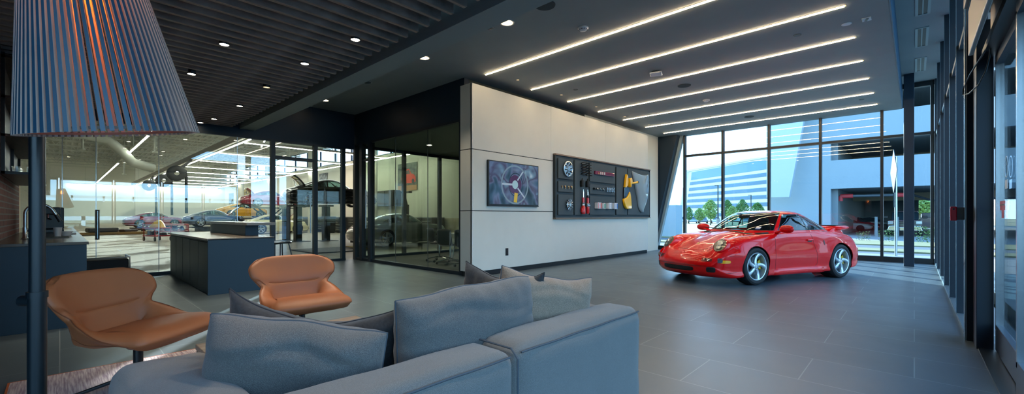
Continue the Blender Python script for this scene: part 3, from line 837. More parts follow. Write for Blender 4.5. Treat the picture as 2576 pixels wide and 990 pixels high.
MB().lathe([(0.03, 0.0), (0.036, 0.01), (0.0, 0.014)], c=(0.17, 0.51, 0.26), n=12, axis='y', cap=False).build('mirror_end', M_black, t)
blade([(-0.06, 0.10), (0.08, 0.12), (0.14, 0.22), (0.18, 0.10), (0.24, -0.02), (0.24, -0.25), (0.12, -0.28), (-0.08, -0.30)], 0.005, 0.06, 'black_panel', mat('gloss_black', '#0a0b0d', 0.08, coat=1.0))
blade([(-0.12, -0.24), (0.05, -0.20), (0.14, -0.12), (0.22, -0.02), (0.28, -0.15), (0.33, -0.52), (0.05, -0.53), (-0.05, -0.45), (-0.12, -0.26)], 0.01, 0.09, 'lower_cap', M_yel)
# clear plastic headlamp cover
M_clear = mat('clear_plastic', '#bcd2dc', 0.08, coat=1.0)
pb = M_clear.node_tree.nodes['Principled BSDF']; pb.inputs['Transmission Weight'].default_value = 0.55; pb.inputs['IOR'].default_value = 1.25
P = []
NU, NV = 18, 26
for i in range(NV + 1):
    v = i / NV
    zc = 0.60 - 1.22 * v
    lft = interp([(0, -0.55), (0.08, -0.50), (0.4, -0.33), (0.7, -0.18), (0.9, -0.10), (1, 0.05)], v)
    rgt = interp([(0, 0.56), (0.08, 0.60), (0.3, 0.56), (0.6, 0.45), (0.85, 0.27), (1, 0.09)], v)
    row = []
    for j in range(NU + 1):
        u = j / NU
        y = lft + (rgt - lft) * u
        z = zc - 0.09 * math.sin(PI * u) * (1 - v) + 0.0
        x = 0.03 + 0.15 * math.sin(PI * u) ** 0.7 * (0.5 + 0.5 * math.sin(PI * min(1, v * 1.1))) - 0.02
        row.append((x, y, z))
    P.append(row)
o = MB().grid(P).build('headlamp_cover', M_clear, None, smooth=True)
o.location = (PX, 12.07, 1.90)
md = o.modifiers.new('sol', 'SOLIDIFY'); md.thickness = 0.008
tag(o, 'clear moulded plastic headlamp cover tapering to the bottom', 'car part')
# ================================================================ RECEPTION COUNTER
M_cnt = mat('counter_navy', '#1d3a4c', 0.5, noise=0.04, bump=0.15, bscale=300)
M_cntside = mat('counter_laminate', '#323d3f', 0.45, noise=0.06, nscale=10)
M_cnttop = mat('counter_top', '#837b72', 0.25, noise=0.05)
t = thing('reception_counter', 'dark navy reception counter with a raised grey ledge', 'counter', (-7.6, 1.5, 0))
MB().box(-3.3, 0.0, 0.03, 0.88, 0.0, 0.815).build('body', M_cntside, t)
MB().box(-0.02, 0.012, 0.0, 0.90, 0.0, 0.83).build('end_panel', M_cnt, t, bevel=0.003)
for k in range(5):
    MB().box(-0.62 - 0.62 * k, -0.02 - 0.62 * k, 0.0, 0.028, 0.10, 0.78).build('door', M_cntside, t, bevel=0.003)
MB().box(-3.3, -0.02, 0.06, 0.08, 0.0, 0.1).build('toe_kick', M_black, t)
MB().box(-3.32, 0.012, -0.01, 0.90, 0.815, 0.84).build('worktop', M_cnttop, t, bevel=0.003)
MB().box(-3.3, -0.78, 0.70, 0.88, 0.84, 1.02).build('ledge_wall', M_cntside, t)
MB().box(-0.80, -0.765, 0.69, 0.89, 0.84, 1.02).build('ledge_end', M_cnt, t, bevel=0.003)
MB().box(-3.3, -0.42, 0.62, 1.06, 1.02, 1.065).build('ledge_top', M_cnttop, t, bevel=0.003)
# stools on the far side
def stool(x, y, lb, rz=0):
    t = thing('bar_stool', lb, 'stool', (x, y, 0), rz, 'black bar stools at the counter')
    prof = []
    P = []
    for i in range(9):
        v = -1 + i / 4
        row = []
        for j in range(9):
            u = -1 + j / 4
            uu, vv = u * math.sqrt(1 - v * v / 2), v * math.sqrt(1 - u * u / 2)
            row.append((uu * 0.20, vv * 0.17, 0.655 + 0.02 * (u * u) - 0.01 * v * v))
        P.append(row)
    o = MB().grid(P).build('seat', M_black, t, smooth=True)
    md = o.modifiers.new('s', 'SOLIDIFY'); md.thickness = 0.03
    for sx in (-1, 1):
        for sy in (-1, 1):
            MB().tube([(sx * 0.09, sy * 0.09, 0.64), (sx * 0.20, sy * 0.19, 0.0)], 0.011, 8).build('leg', M_black, t, smooth=True)
    for a, b in (((-.165, -.16), (.165, -.16)), ((.165, -.16), (.165, .16)), ((.165, .16), (-.165, .16)), ((-.165, .16), (-.165, -.16))):
        pass
    MB().tube([(-.165, -.16, .2), (.165, -.16, .2), (.165, .16, .2), (-.165, .16, .2), (-.165, -.16, .2)], 0.008, 6).build('footrest', M_black, t)
stool(-9.15, 3.02, 'black bar stool standing right of the reception counter', R(20))
stool(-9.95, 2.85, 'black bar stool mostly hidden behind the counter end', R(10))

# ================================================================ KITCHEN CORNER
t = thing('kitchen_counter', 'navy kitchen counter with dark stone top along the brick wall', 'counter', (-6.5, -0.46, 0))
MB().box(-4.42, -0.02, 0.01, 0.64, 0.09, 0.865).build('body', M_cntside, t)
MB().box(-4.42, -0.05, 0.01, 0.60, 0.0, 0.09).build('toe_kick', M_black, t)
MB().box(-0.02, 0.0, 0.0, 0.66, 0.0, 0.87).build('end_panel', M_cnt, t, bevel=0.002)
for k in range(6):
    MB().box(-0.72 * (k + 1) - 0.02, -0.72 * k - 0.03, 0.64, 0.66, 0.10, 0.86).build('door', M_cnt, t, bevel=0.002)
MB().box(-4.42, 0.005, 0.0, 0.675, 0.87, 0.90).build('worktop', mat('dark_stone', '#4f473f', 0.2, noise=0.1), t, bevel=0.002)
MB().box(-1.9, -1.2, 0.14, 0.54, 0.895, 0.903).build('sink', M_black, t)
t = thing('faucet', 'tall arched steel kitchen faucet on the stone worktop', 'faucet', (-7.86, -0.29, 0.90))
pts = [(0, 0, 0), (0, 0, 0.30)]
for k in range(13):
    a = PI - k * PI / 12 * 0.85
    pts.append((0.0 + 0.0, 0.12 + 0.12 * math.cos(a), 0.30 + 0.12 * math.sin(a)))
e_ = pts[-1]
pts.append((0, e_[1] + 0.035, e_[2] - 0.07))
MB().tube(pts, 0.016, 14).build('spout', M_alu, t, smooth=True)
MB().tube([(0, e_[1] + 0.03, e_[2] - 0.06), (0, e_[1] + 0.07, e_[2] - 0.15)], 0.021, 14).build('spray_head', M_black, t, smooth=True)
MB().lathe([(0.03, 0), (0.028, 0.01), (0.02, 0.02), (0.02, 0.14)], n=18).build('base', M_alu, t, smooth=True)
MB().tube([(0.0, 0.02, 0.09), (0.03, 0.05, 0.14), (0.04, 0.065, 0.19)], 0.007, 8).build('lever', M_alu, t, smooth=True)
def cup(x, y, z, lb, r=0.04, h=0.09, m=None):
    o = MB().lathe([(0, 0), (r * 0.7, 0), (r, h), (r * 0.93, h), (r * 0.65, 0.008), (0, 0.008)], n=20, cap=False).build('paper_cup', m or mat('paper_white', '#ddd6d0', 0.6), None, smooth=True)
    o.location = (x, y, z); tag(o, lb, 'cup')
cup(-8.5, -0.02, 0.90, 'tall pale paper cup behind the lamp pole', 0.045, 0.12)
cup(-8.7, 0.06, 0.90, 'wide pale bowl-like cup right of the lamp pole', 0.07, 0.06)
o = MB().box(-0.09, 0.09, -0.11, 0.11, 0, 0.018).build('tray', mat('paper_white', '#ddd6d0', 0.6), None, bevel=0.004); o.location = (-9.3, 0.06, 0.90); tag(o, 'flat white tray lying on the stone worktop', 'tray')
# espresso machine like silhouette deeper on the counter
t = thing('coffee_machine', 'black and chrome coffee machine on the kitchen worktop', 'coffee machine', (-10.4, -0.15, 0.90))
MB().box(-0.18, 0.2, -0.16, 0.2, 0.0, 0.06).build('drip_base', M_black, t, bevel=0.01)
MB().box(-0.18, 0.02, -0.16, 0.2, 0.06, 0.42).build('body', M_black, t, bevel=0.015)
MB().box(-0.05, 0.18, -0.12, 0.16, 0.30, 0.42).build('head', M_black, t, bevel=0.015)
MB().tube([(0.1, 0.02, 0.30), (0.1, 0.02, 0.24), (0.16, 0.05, 0.22)], 0.012, 8).build('group_handle', M_chrome, t, smooth=True)
# open wall shelf with glasses on the brick wall
M_dwood = wood_mat('dark_wood', '#2a1d16', '#4e382c', (2, 12, 12), 0.5)
t = thing('wall_shelf', 'black framed open wall shelf with wood backing on the brick wall', 'shelf', (-8.6, -0.45, 1.65))
for z in (0.0, 0.42, 0.85, 1.3):
    MB().box(-1.6, 1.2, 0.0, 0.30, z, z + 0.03).build('shelf_board', M_dwood if z else M_black, t)
for x in (-1.6, -0.2, 1.17):
    for y in (0.0, 0.27):
        MB().box(x, x + 0.03, y, y + 0.03, 0, 1.36).build('upright', M_black, t)
MB().box(-1.6, 1.2, -0.005, 0.0, 0.0, 1.33).build('back_panel', M_dwood, t)
M_tumbler = glass_mat('tumbler_glass', (0.93, 0.95, 0.95), 2.2, 1.6)
gl0 = None
k = 0
for i in range(5):
    for j in range(2):
        o = MB().lathe([(0, 0.004), (0.028, 0.004), (0.034, 0.11), (0.031, 0.11), (0.026, 0.012), (0, 0.012)], n=16, cap=False).build('drinking_glass', M_tumbler, None, smooth=True) if gl0 is None else gl0.copy()
        if gl0 is None: gl0 = o
        else: COL.objects.link(o)
        o.location = (-8.05 - 0.12 * i, -0.37 + 0.12 * j, 1.68)
        tag(o, 'clear drinking glass in the cluster on the lowest black shelf', 'glass', 'glasses on the kitchen shelf'); k += 1
# black bag or bin beyond the kitchen counter
t = thing('storage_trolley', 'low dark trolley with steel frame behind the kitchen counter end', 'trolley', (-10.2, 0.62, 0))
MB().box(-0.3, 0.35, -0.34, 0.20, 0.08, 0.44).build('bin', mat('dark_canvas', '#1c1f22', 0.7), t, bevel=0.02)
MB().tube([(0.36, 0.21, 0.0), (0.36, 0.21, 0.47), (0.36, -0.35, 0.47), (0.36, -0.35, 0.0)], 0.012, 8).tube([(-0.31, 0.21, 0.0), (-0.31, 0.21, 0.47), (0.36, 0.21, 0.47)], 0.012, 8).build('frame', M_alu, t, smooth=True)
# door pull on the workshop glass
t = thing('door_pull', 'vertical black and steel pull handle on the workshop glass door', 'door handle', (-10.93, 0.475, 0.74))
MB().lathe([(0.022, 0.02), (0.022, 0.53)], n=16).build('grip', M_alu, t, smooth=True)
MB().box(-0.024, -0.010, -0.03, 0.03, 0.0, 0.55).build('backplate', M_black, t)
MB().lathe([(0.03, 0), (0.03, 0.02)], n=16).lathe([(0.03, 0.53), (0.03, 0.55)], n=16).build('end_caps', M_black, t)
# pulls on the conference glass doors
for (x, y, lb) in ((-10.30, 5.42, 'long vertical steel pull on the conference room glass door'), (-8.38, 9.5, 'long vertical pull on the inner conference glass door')):
    t = thing('door_pull', lb, 'door handle', (x, y, 0.85))
    MB().lathe([(0.014, 0.0), (0.014, 1.0)], n=12).build('grip', M_alu, t, smooth=True)
    MB().tube([(0, 0, 0.15), (0, 0.07, 0.15)], 0.008, 8).tube([(0, 0, 0.85), (0, 0.07, 0.85)], 0.008, 8).build('standoffs', M_alu, t)
t = thing('door_pull', 'slim steel pull on the workshop side door frame', 'door handle', (-10.92, 4.28, 0.75))
MB().lathe([(0.013, 0.0), (0.013, 0.9)], n=12).build('grip', M_alu, t, smooth=True)
MB().tube([(0, 0, 0.12), (-0.06, 0, 0.12)], 0.008, 8).tube([(0, 0, 0.78), (-0.06, 0, 0.78)], 0.008, 8).build('standoffs', M_alu, t)

# ================================================================ RUG, TABLE, SOFA, CUSHIONS
def rug_mat():
    m = bpy.data.materials.new('rug_wool'); m.use_nodes = True
    nt = m.node_tree; b = nt.nodes['Principled BSDF']
    tc = nt.nodes.new('ShaderNodeTexCoord'); mp = nt.nodes.new('ShaderNodeMapping'); mp.inputs['Scale'].default_value = (2.5, 45, 1)
    n = nt.nodes.new('ShaderNodeTexNoise'); n.inputs['Scale'].default_value = 2.0; n.inputs['Detail'].default_value = 6
    nt.links.new(tc.outputs['Object'], mp.inputs[0]); nt.links.new(mp.outputs[0], n.inputs['Vector'])
    rp = nt.nodes.new('ShaderNodeValToRGB'); rp.color_ramp.elements[0].position = 0.35; rp.color_ramp.elements[0].color = lin('#8d7a84')
    rp.color_ramp.elements[1].position = 0.65; rp.color_ramp.elements[1].color = lin('#c9bdbb')
    nt.links.new(n.outputs['Fac'], rp.inputs[0]); nt.links.new(rp.outputs[0], b.inputs['Base Color'])
    bp = nt.nodes.new('ShaderNodeBump'); bp.inputs['Strength'].default_value = 0.6; bp.inputs['Distance'].default_value = 0.006
    nt.links.new(n.outputs['Fac'], bp.inputs['Height']); nt.links.new(bp.outputs[0], b.inputs['Normal'])
    b.inputs['Roughness'].default_value = 0.95
    return m
t = thing('rug', 'pale mauve woven rug under the left lounge chair', 'rug', (-4.6, -0.25, 0))
MB().box(0.012, 2.40, 0.012, 1.2, 0.001, 0.014).build('pile', rug_mat(), t)
MB().box(0, 0.012, 0, 1.21, 0.001, 0.014).box(0.012, 2.40, 0, 0.012, 0.001, 0.014).build('binding', mat('rug_binding', '#a9572b', 0.9), t)

M_twood = wood_mat('table_walnut', '#7d6656', '#a08a78', (8, 1.2, 8), 0.4)
t = thing('coffee_table', 'low coffee table with pale walnut top and dark body', 'table', (-2.90, 1.10, 0))
MB().box(-0.36, 0.42, -0.52, 0.53, 0.345, 0.38).build('tabletop', M_twood, t, bevel=0.004)
MB().box(-0.355, 0.415, -0.515, 0.525, 0.25, 0.345).build('apron', M_framedk, t)
MB().box(-0.30, 0.36, -0.46, 0.46, 0.0145, 0.25).build('base', mat('dark_box', '#17191b', 0.6), t)

M_sofa = weave_mat('sofa_fabric', '#73726f', '#52514f', 700)
M_cush = weave_mat('cushion_twill', '#686664', '#3d3c3b', 620)
M_cush2 = weave_mat('cushion_taupe', '#94816f', '#5e5146', 520)
M_felt = weave_mat('cushion_felt', '#2b2d31', '#1b1d20', 90, mottled=True)
M_pipe = mat('sofa_piping', '#4a5057', 0.9)

def rbox(x0, x1, y0, y1, z0, z1, r, n=6, puff=0.0, seed=0, nd=10):
    """rounded upholstery block, slightly puffed with soft creases"""
    bm = bmesh.new()
    bmesh.ops.create_cube(bm, size=1)
    for v in bm.verts:
        v.co = Vector(((x0 + x1) / 2 + v.co.x * (x1 - x0), (y0 + y1) / 2 + v.co.y * (y1 - y0), (z0 + z1) / 2 + v.co.z * (z1 - z0)))
    bmesh.ops.subdivide_edges(bm, edges=bm.edges[:], cuts=nd, use_grid_fill=True)
    c = Vector(((x0 + x1) / 2, (y0 + y1) / 2, (z0 + z1) / 2)); h = Vector(((x1 - x0) / 2, (y1 - y0) / 2, (z1 - z0) / 2))
    from mathutils import noise
    for v in bm.verts:
        p = v.co - c
        q = Vector([max(-h[i] + r, min(h[i] - r, p[i])) for i in range(3)])
        d = p - q
        if d.length > 1e-9:
            # blend towards a rounded edge
            m_ = max(abs(d.x), abs(d.y), abs(d.z))
            d = d.normalized() * (r if m_ > r * 0.999 else m_)
            if m_ <= r * 0.999: d = d.normalized() * m_
        p2 = q + d
        pu = puff * (1 - (p.x / h.x) ** 2 if abs(p.z) >= h.z * .98 or abs(p.y) >= h.y * .98 else 1) * 1.0
        nx, ny, nz = p.x / h.x, p.y / h.y, p.z / h.z
        f = (1 - min(1, abs(nx)) ** 4), (1 - min(1, abs(ny)) ** 4), (1 - min(1, abs(nz)) ** 4)
        add = Vector((math.copysign(puff * f[1] * f[2], nx) if abs(nx) > .99 else 0, math.copysign(puff * f[0] * f[2], ny) if abs(ny) > .99 else 0, math.copysign(puff * f[0] * f[1], nz) if abs(nz) > .99 else 0))
        w = noise.noise((v.co + Vector((seed, 0, 0))) * 5.0) * 0.006 + noise.noise((v.co * 16 + Vector((0, seed, 0)))) * 0.0018
        v.co = c + p2 + add + (d.normalized() * w if d.length > 1e-9 else Vector((0, 0, 0)))
    me = bpy.data.meshes.new('m'); bm.to_mesh(me); bm.free()
    mbx = MB(); mbx.v = [tuple(v.co) for v in me.vertices]; mbx.f = [tuple(p.vertices) for p in me.polygons]
    bpy.data.meshes.remove(me)
    return mbx
sf = thing('sofa', 'low blue-grey upholstered sofa seen from behind', 'sofa', (0, 0, 0))
SXO, SXI = -1.05, -1.28          # outer and inner face of the backrest
rbox(SXI, SXO, 1.142, 2.12, 0.06, 0.695, 0.055, puff=0.012, seed=1, nd=22).build('backrest', M_sofa, sf, smooth=True, ang=0)
rbox(SXI, SXO, 0.12, 1.138, 0.06, 0.69, 0.055, puff=0.012, seed=4, nd=22).build('backrest', M_sofa, sf, smooth=True, ang=0)
rbox(-2.06, SXI + 0.005, 1.88, 2.13, 0.06, 0.675, 0.06, puff=0.012, seed=7, nd=18).build('armrest', M_sofa, sf, smooth=True, ang=0)
rbox(-2.07, SXI + 0.005, 0.12, 0.42, 0.06, 0.65, 0.06, puff=0.015, seed=9, nd=20).build('armrest', M_sofa, sf, smooth=True, ang=0)
rbox(-2.06, SXI, 0.41, 1.14, 0.16, 0.42, 0.05, puff=0.015, seed=12, nd=14).build('seat_cushion', M_sofa, sf, smooth=True, ang=0)
rbox(-2.06, SXI, 1.145, 1.87, 0.16, 0.42, 0.05, puff=0.015, seed=15, nd=14).build('seat_cushion', M_sofa, sf, smooth=True, ang=0)
MB().box(-2.04, -1.07, 0.15, 2.08, 0.05, 0.16).build('base', M_sofa, sf)
for x, y in ((-1.97, 0.22), (-1.97, 2.0), (-1.15, 0.22), (-1.15, 2.0)):
    MB().box(x - 0.03, x + 0.03, y - 0.03, y + 0.03, 0.0, 0.06).build('foot', M_black, sf)
for y0, y1, zz in ((1.17, 2.09, 0.676), (0.15, 1.11, 0.671)):
    pts = [(SXO - 0.006, y0 + (y1 - y0) * k / 20, zz + 0.001 * math.sin(k)) for k in range(21)]
    MB().tube(pts, 0.004, 6).build('seam', M_pipe, sf, smooth=True)
MB().tube([(SXO + 0.004, 1.14, 0.08), (SXO + 0.004, 1.14, 0.66), (SXO - 0.03, 1.14, 0.692), (SXI + 0.03, 1.14, 0.692)], 0.004, 6).build('seam', M_pipe, sf, smooth=True)

def pillow(name, w, h, th, m, lb, seed, center, rz, lean, roll=0.0, sag=0.0, ear=0.06, fold=0.0, group=None, puffy=0.45, bulge=0.012):
    """w along local x, h along local z, thickness along y"""
    from mathutils import noise
    N = 44
    t = thing(name, lb, 'cushion', center, 0, group)
    t.rotation_euler = Matrix.Rotation(rz, 3, 'Z').__matmul__(Matrix.Rotation(lean, 3, 'X')).__matmul__(Matrix.Rotation(roll, 3, 'Y')).to_euler()
    def pt(u, v, side):
        pin = 1 - ear * (1 - (abs(v)) ** 2.2) * abs(u) ** 3 - 0.0
        pin2 = 1 - ear * (1 - (abs(u)) ** 2.2) * abs(v) ** 3
        x = u * w / 2 * pin; z = v * h / 2 * pin2 + bulge * (1 - u * u) * v
        z -= sag * (1 - u * u) * max(0, v) ** 2
        e = max(0.0, (1 - abs(u) ** 4.0)) ** puffy * max(0.0, (1 - abs(v) ** 4.0)) ** puffy
        y = side * th / 2 * e
        wv = noise.noise(Vector((u * 2.2 + seed, v * 2.2, side * 3))) * 0.022 * e
        # radiating pulls from the edges
        wv += 0.008 * math.sin(u * 22 + seed) * abs(v) ** 3 * (1 - abs(u) ** 4) * e ** 0.5 * 0.8
        wv += 0.010 * math.sin(v * 17 + seed * 2) * abs(u) ** 4 * (1 - abs(v) ** 4) * e ** 0.5 * 0.6
        wv -= fold * math.exp(-((v - 0.62 - 0.12 * math.sin(u * 3 + seed)) / 0.07) ** 2) * (1 - u ** 4)
        y += side * wv
        z += 0.004 * math.sin(u * 7 + seed) * abs(v) ** 4
        return (x, y, z)
    b = MB()
    for side in (-1, 1):
        P = []
        for i in range(N + 1):
            v = math.sin((-1 + 2 * i / N) * PI / 2)
            row = [pt(math.sin((-1 + 2 * j / N) * PI / 2), v, side) for j in range(N + 1)]
            P.append(row if side > 0 else row[::-1])
        b.grid(P)
    b.build('cover', m, t, smooth=True, fix=True, ang=0)
    pts = []
    K = 40
    for k in range(K + 1): pts.append(pt(-1 + 2 * k / K, 1, 1))
    for k in range(1, K + 1): pts.append(pt(1, 1 - 2 * k / K, 1))
    for k in range(1, K + 1): pts.append(pt(1 - 2 * k / K, -1, 1))
    for k in range(1, K + 1): pts.append(pt(-1, -1 + 2 * k / K, 1))
    MB().tube(pts, 0.0032, 6, cap=False).build('piping', M_pipe if m is not M_felt else mat('felt_piping', '#23262c', 0.9), t, smooth=True)
    return t
cg_ = 'loose cushions on the sofa'
pillow('cushion', 0.57, 0.46, 0.22, M_cush, 'large grey twill cushion leaning at the near left end of the sofa', 1.3, (-1.53, 0.545, 0.59), R(48), R(6), R(8), 0.0, 0.015, 0.012, cg_)
pillow('cushion', 0.66, 0.50, 0.14, M_felt, 'charcoal felt cushion standing behind the near grey twill cushion', 4.1, (-1.68, 0.67, 0.625), R(46), R(4), R(6), 0.10, 0.06, 0.0, cg_)
pillow('cushion', 0.70, 0.46, 0.22, M_cush, 'long grey twill cushion resting against the middle of the backrest', 2.7, (-1.36, 1.19, 0.65), R(88), R(2), R(-2), 0.0, 0.015, 0.008, cg_)
pillow('cushion', 0.48, 0.48, 0.13, M_felt, 'charcoal felt cushion half hidden between the two right cushions', 5.9, (-1.56, 1.56, 0.68), R(12), R(-2), R(4), 0.06, 0.06, 0.0, cg_)
pillow('cushion', 0.54, 0.46, 0.20, M_cush2, 'taupe square cushion at the far right end of the sofa', 7.7, (-1.37, 1.67, 0.665), R(70), R(2), R(10), 0.03, 0.04, 0.008, cg_)

# ================================================================ LOUNGE CHAIRS
M_leather = mat('tan_leather', '#a0603c', 0.42, noise=0.07, nscale=5, bump=0.25, bscale=700, spec=0.45)
M_stitch = mat('leather_seam', '#6d3a20', 0.6)
def cr2(P, nu, nv):
    """bicubic Catmull-Rom resample of a control grid"""
    def cr1(L, t):
        n = len(L) - 1
        x = t * n; i = min(int(x), n - 1); f = x - i
        p0 = L[max(i - 1, 0)] if i > 0 else L[0] * 2 - L[1]
        p1 = L[i]; p2 = L[i + 1]
        p3 = L[i + 2] if i + 2 <= n else L[n] * 2 - L[n - 1]
        return 0.5 * ((2 * p1) + (p2 - p0) * f + (2 * p0 - 5 * p1 + 4 * p2 - p3) * f * f + (3 * p1 - p0 - 3 * p2 + p3) * f ** 3)
    rows = [[cr1(r_, j / nu) for j in range(nu + 1)] for r_ in P]
    return [[cr1([rows[k][j] for k in range(len(rows))], i / nv) for j in range(nu + 1)] for i in range(nv + 1)]
def make_chair():
    t = thing('lounge_chair', 'x', 'armchair', (0, 0, 0))
    # rows from the front lip to the top of the back; half columns centre -> edge: (x, y forward, z)
    H = [
        [(0, .36, .375), (.16, .36, .375), (.30, .345, .378), (.34, .325, .388), (.365, .30, .402)],
        [(0, .30, .425), (.16, .30, .425), (.29, .285, .425), (.34, .275, .425), (.38, .25, .425)],
        [(0, .10, .42), (.16, .10, .42), (.27, .09, .415), (.33, .08, .445), (.395, .08, .475)],
        [(0, -.10, .39), (.16, -.10, .39), (.25, -.10, .395), (.31, -.08, .46), (.37, -.06, .545)],
        [(0, -.21, .40), (.15, -.21, .405), (.24, -.20, .43), (.295, -.16, .51), (.345, -.13, .58)],
        [(0, -.26, .50), (.14, -.255, .50), (.23, -.235, .52), (.29, -.20, .565), (.325, -.175, .605)],
        [(0, -.285, .60), (.13, -.28, .60), (.23, -.26, .61), (.315, -.225, .62), (.36, -.20, .65)],
        [(0, -.30, .665), (.13, -.295, .67), (.25, -.27, .68), (.35, -.235, .695), (.41, -.21, .71)],
        [(0, -.34, .77), (.14, -.335, .775), (.27, -.31, .78), (.365, -.275, .785), (.42, -.245, .79)],
        [(0, -.37, .86), (.14, -.365, .86), (.25, -.345, .86), (.33, -.315, .853), (.38, -.285, .845)],
        [(0, -.39, .905), (.14, -.385, .90), (.24, -.365, .895), (.285, -.34, .89), (.32, -.315, .88)],
    ]
    G = []
    for r_ in H:
        full = [Vector((-p[0], p[1], p[2])) for p in r_[:0:-1]] + [Vector(p) for p in r_]
        G.append(full)
    NU, NV = 56, 72
    S_ = cr2(G, NU, NV)
    # crease between lumbar and headrest, and between seat and lumbar
    for i in range(NV + 1):
        for j in range(NU + 1):
            v = i / NV * 10; u = abs(j / NU * 2 - 1)
            d = 0.016 * math.exp(-((v - 6.15) / 0.14) ** 2) * smoothstep(0.62, 0.48, u) + 0.02 * math.exp(-((v - 3.9) / 0.22) ** 2) * smoothstep(0.75, 0.55, u)
            S_[i][j] = S_[i][j] + Vector((0, -d * (0.9 if v > 5 else 0.6), -d * (0.1 if v > 5 else 0.6)))
    nrm = [[None] * (NU + 1) for _ in range(NV + 1)]
    for i in range(NV + 1):
        for j in range(NU + 1):
            a = S_[min(i + 1, NV)][j] - S_[max(i - 1, 0)][j]; b = S_[i][min(j + 1, NU)] - S_[i][max(j - 1, 0)]
            n = b.cross(a); n.normalize(); nrm[i][j] = n
    front, back = [], []
    for i in range(NV + 1):
        fr, bk = [], []
        for j in range(NU + 1):
            u = abs(j / NU * 2 - 1); v = i / NV * 10
            e = (1 - u ** 6) * (1 - abs(2 * i / NV - 1) ** 14)
            e = max(e, 0) ** 0.5
            thick = 0.045 + 0.05 * smoothstep(5.0, 2.5, v) * (1 - u ** 3)
            fr.append(S_[i][j] + nrm[i][j] * 0.022 * e)
            bk.append(S_[i][j] - nrm[i][j] * thick * e)
        front.append(fr); back.append([p for p in bk])
    b = MB().grid([r_ for r_ in front]); b.grid([r_[::-1] for r_ in back])
    b.build('shell', M_leather, t, smooth=True, fix=True, ang=0)
    # stitched seams: rim line and the arm joins
    rim = [S_[i][0] for i in range(NV + 1)] + [S_[NV][j] for j in range(1, NU + 1)] + [S_[i][NU] for i in range(NV - 1, -1, -1)]
    MB().tube(rim, 0.0035, 6).build('rim_seam', M_stitch, t, smooth=True)
    for s_ in (10, NU - 10):
        seam = [S_[i][s_] + nrm[i][s_] * 0.0225 for i in range(6, 46)]
        MB().tube(seam, 0.0018, 5).build('seam', M_stitch, t)
    # base: short column and four flat black legs
    MB().lathe([(0.03, 0.09), (0.03, 0.33)], n=18).lathe([(0.06, 0.30), (0.09, 0.335)], n=18).build('column', M_black, t, smooth=True)
    for k in range(4):
        a = PI / 4 + k * PI / 2
        c, s = math.cos(a), math.sin(a)
        MB().bar((0.02 * c, 0.02 * s, 0.10), (0.34 * c, 0.34 * s, 0.022), 0.035, 0.02).build('leg', M_black, t, bevel=0.004)
        MB().lathe([(0.018, 0.0), (0.018, 0.015)], c=(0.33 * c, 0.33 * s, 0), n=12).build('glide', M_black, t)
    return t
ch = make_chair()
ch['label'] = 'tan leather lounge chair on the left beside the floor lamp'; ch['group'] = 'tan leather lounge chairs'
# local +y is the seat front
ch.location = (-3.88, 0.37, 0.0145); ch.rotation_euler = (0, 0, R(-47)); ch.scale = (0.92, 0.92, 0.87)
c2 = dup(ch, (-4.18, 1.56, 0.0), R(-92), 'tan leather lounge chair facing the camera behind the dark cushion')

# ================================================================ FLOOR LAMP WITH SLATTED SHADE
LD = 1.32
lamp = thing('floor_lamp', 'tall black floor lamp with a conical slatted shade', 'lamp', (-1.818, 0.119, 0.0))
M_lampblk = mat('lamp_black', '#0e171c', 0.35, spec=0.5)
M_slatout = mat('shade_slat', '#bdaea4', 0.5, noise=0.08, nscale=20)
M_slatface = mat('shade_slat_face', '#24465c', 0.35, spec=0.5)
TILT = Vector((0.087, -0.155, 1.0)).to_track_quat('Z', 'Y').to_matrix()
def tl(p): return TILT @ (Vector(p) - Vector((0, 0, zb))) + Vector((0, 0, zb))
def tilted(b):
    b.v = [tuple(tl(p)) for p in b.v]; return b
zb, zt = 1.435, 2.06
rb, rt = 0.208, 0.096
NS = 72
sh = MB()
slat0 = None
for k in range(NS):
    a = 2 * PI * k / NS
    c, s = math.cos(a), math.sin(a)
    w0, w1 = 0.0100, 0.0046
    th0 = 0.015
    tx, ty = -s, c
    v = []
    for z, r_, w_ in ((zb, rb, w0), (zt, rt, w1)):
        for dr, dw in ((-0.5, -0.5), (0.5, -0.5), (0.5, 0.5), (-0.5, 0.5)):
            v.append(((r_ + dr * th0) * c + dw * w_ * tx, (r_ + dr * th0) * s + dw * w_ * ty, z))
    tilted(MB().add(v, [(0, 3, 2, 1), (4, 5, 6, 7), (0, 1, 5, 4), (1, 2, 6, 5), (2, 3, 7, 6), (3, 0, 4, 7)])).build('shade_slat', M_slatout, lamp)
    so_ = lamp.children[-1] if False else bpy.context.scene.collection.objects[-1]
    so_.data.materials.append(M_slatface)
    so_.data.polygons[3].material_index = 1
def ring(r_, z, w_, h_, name, m):
    tilted(MB().lathe([(r_ - w_, z), (r_, z), (r_, z + h_), (r_ - w_, z + h_), (r_ - w_, z)], n=64, cap=False)).build(name, m, lamp, smooth=True)
ring(rb - 0.007, zb + 0.006, 0.006, 0.008, 'lower_ring', mat('ring_brown', '#75655c', 0.5))
ring(rt, zt - 0.02, 0.01, 0.015, 'upper_ring', M_slatout)
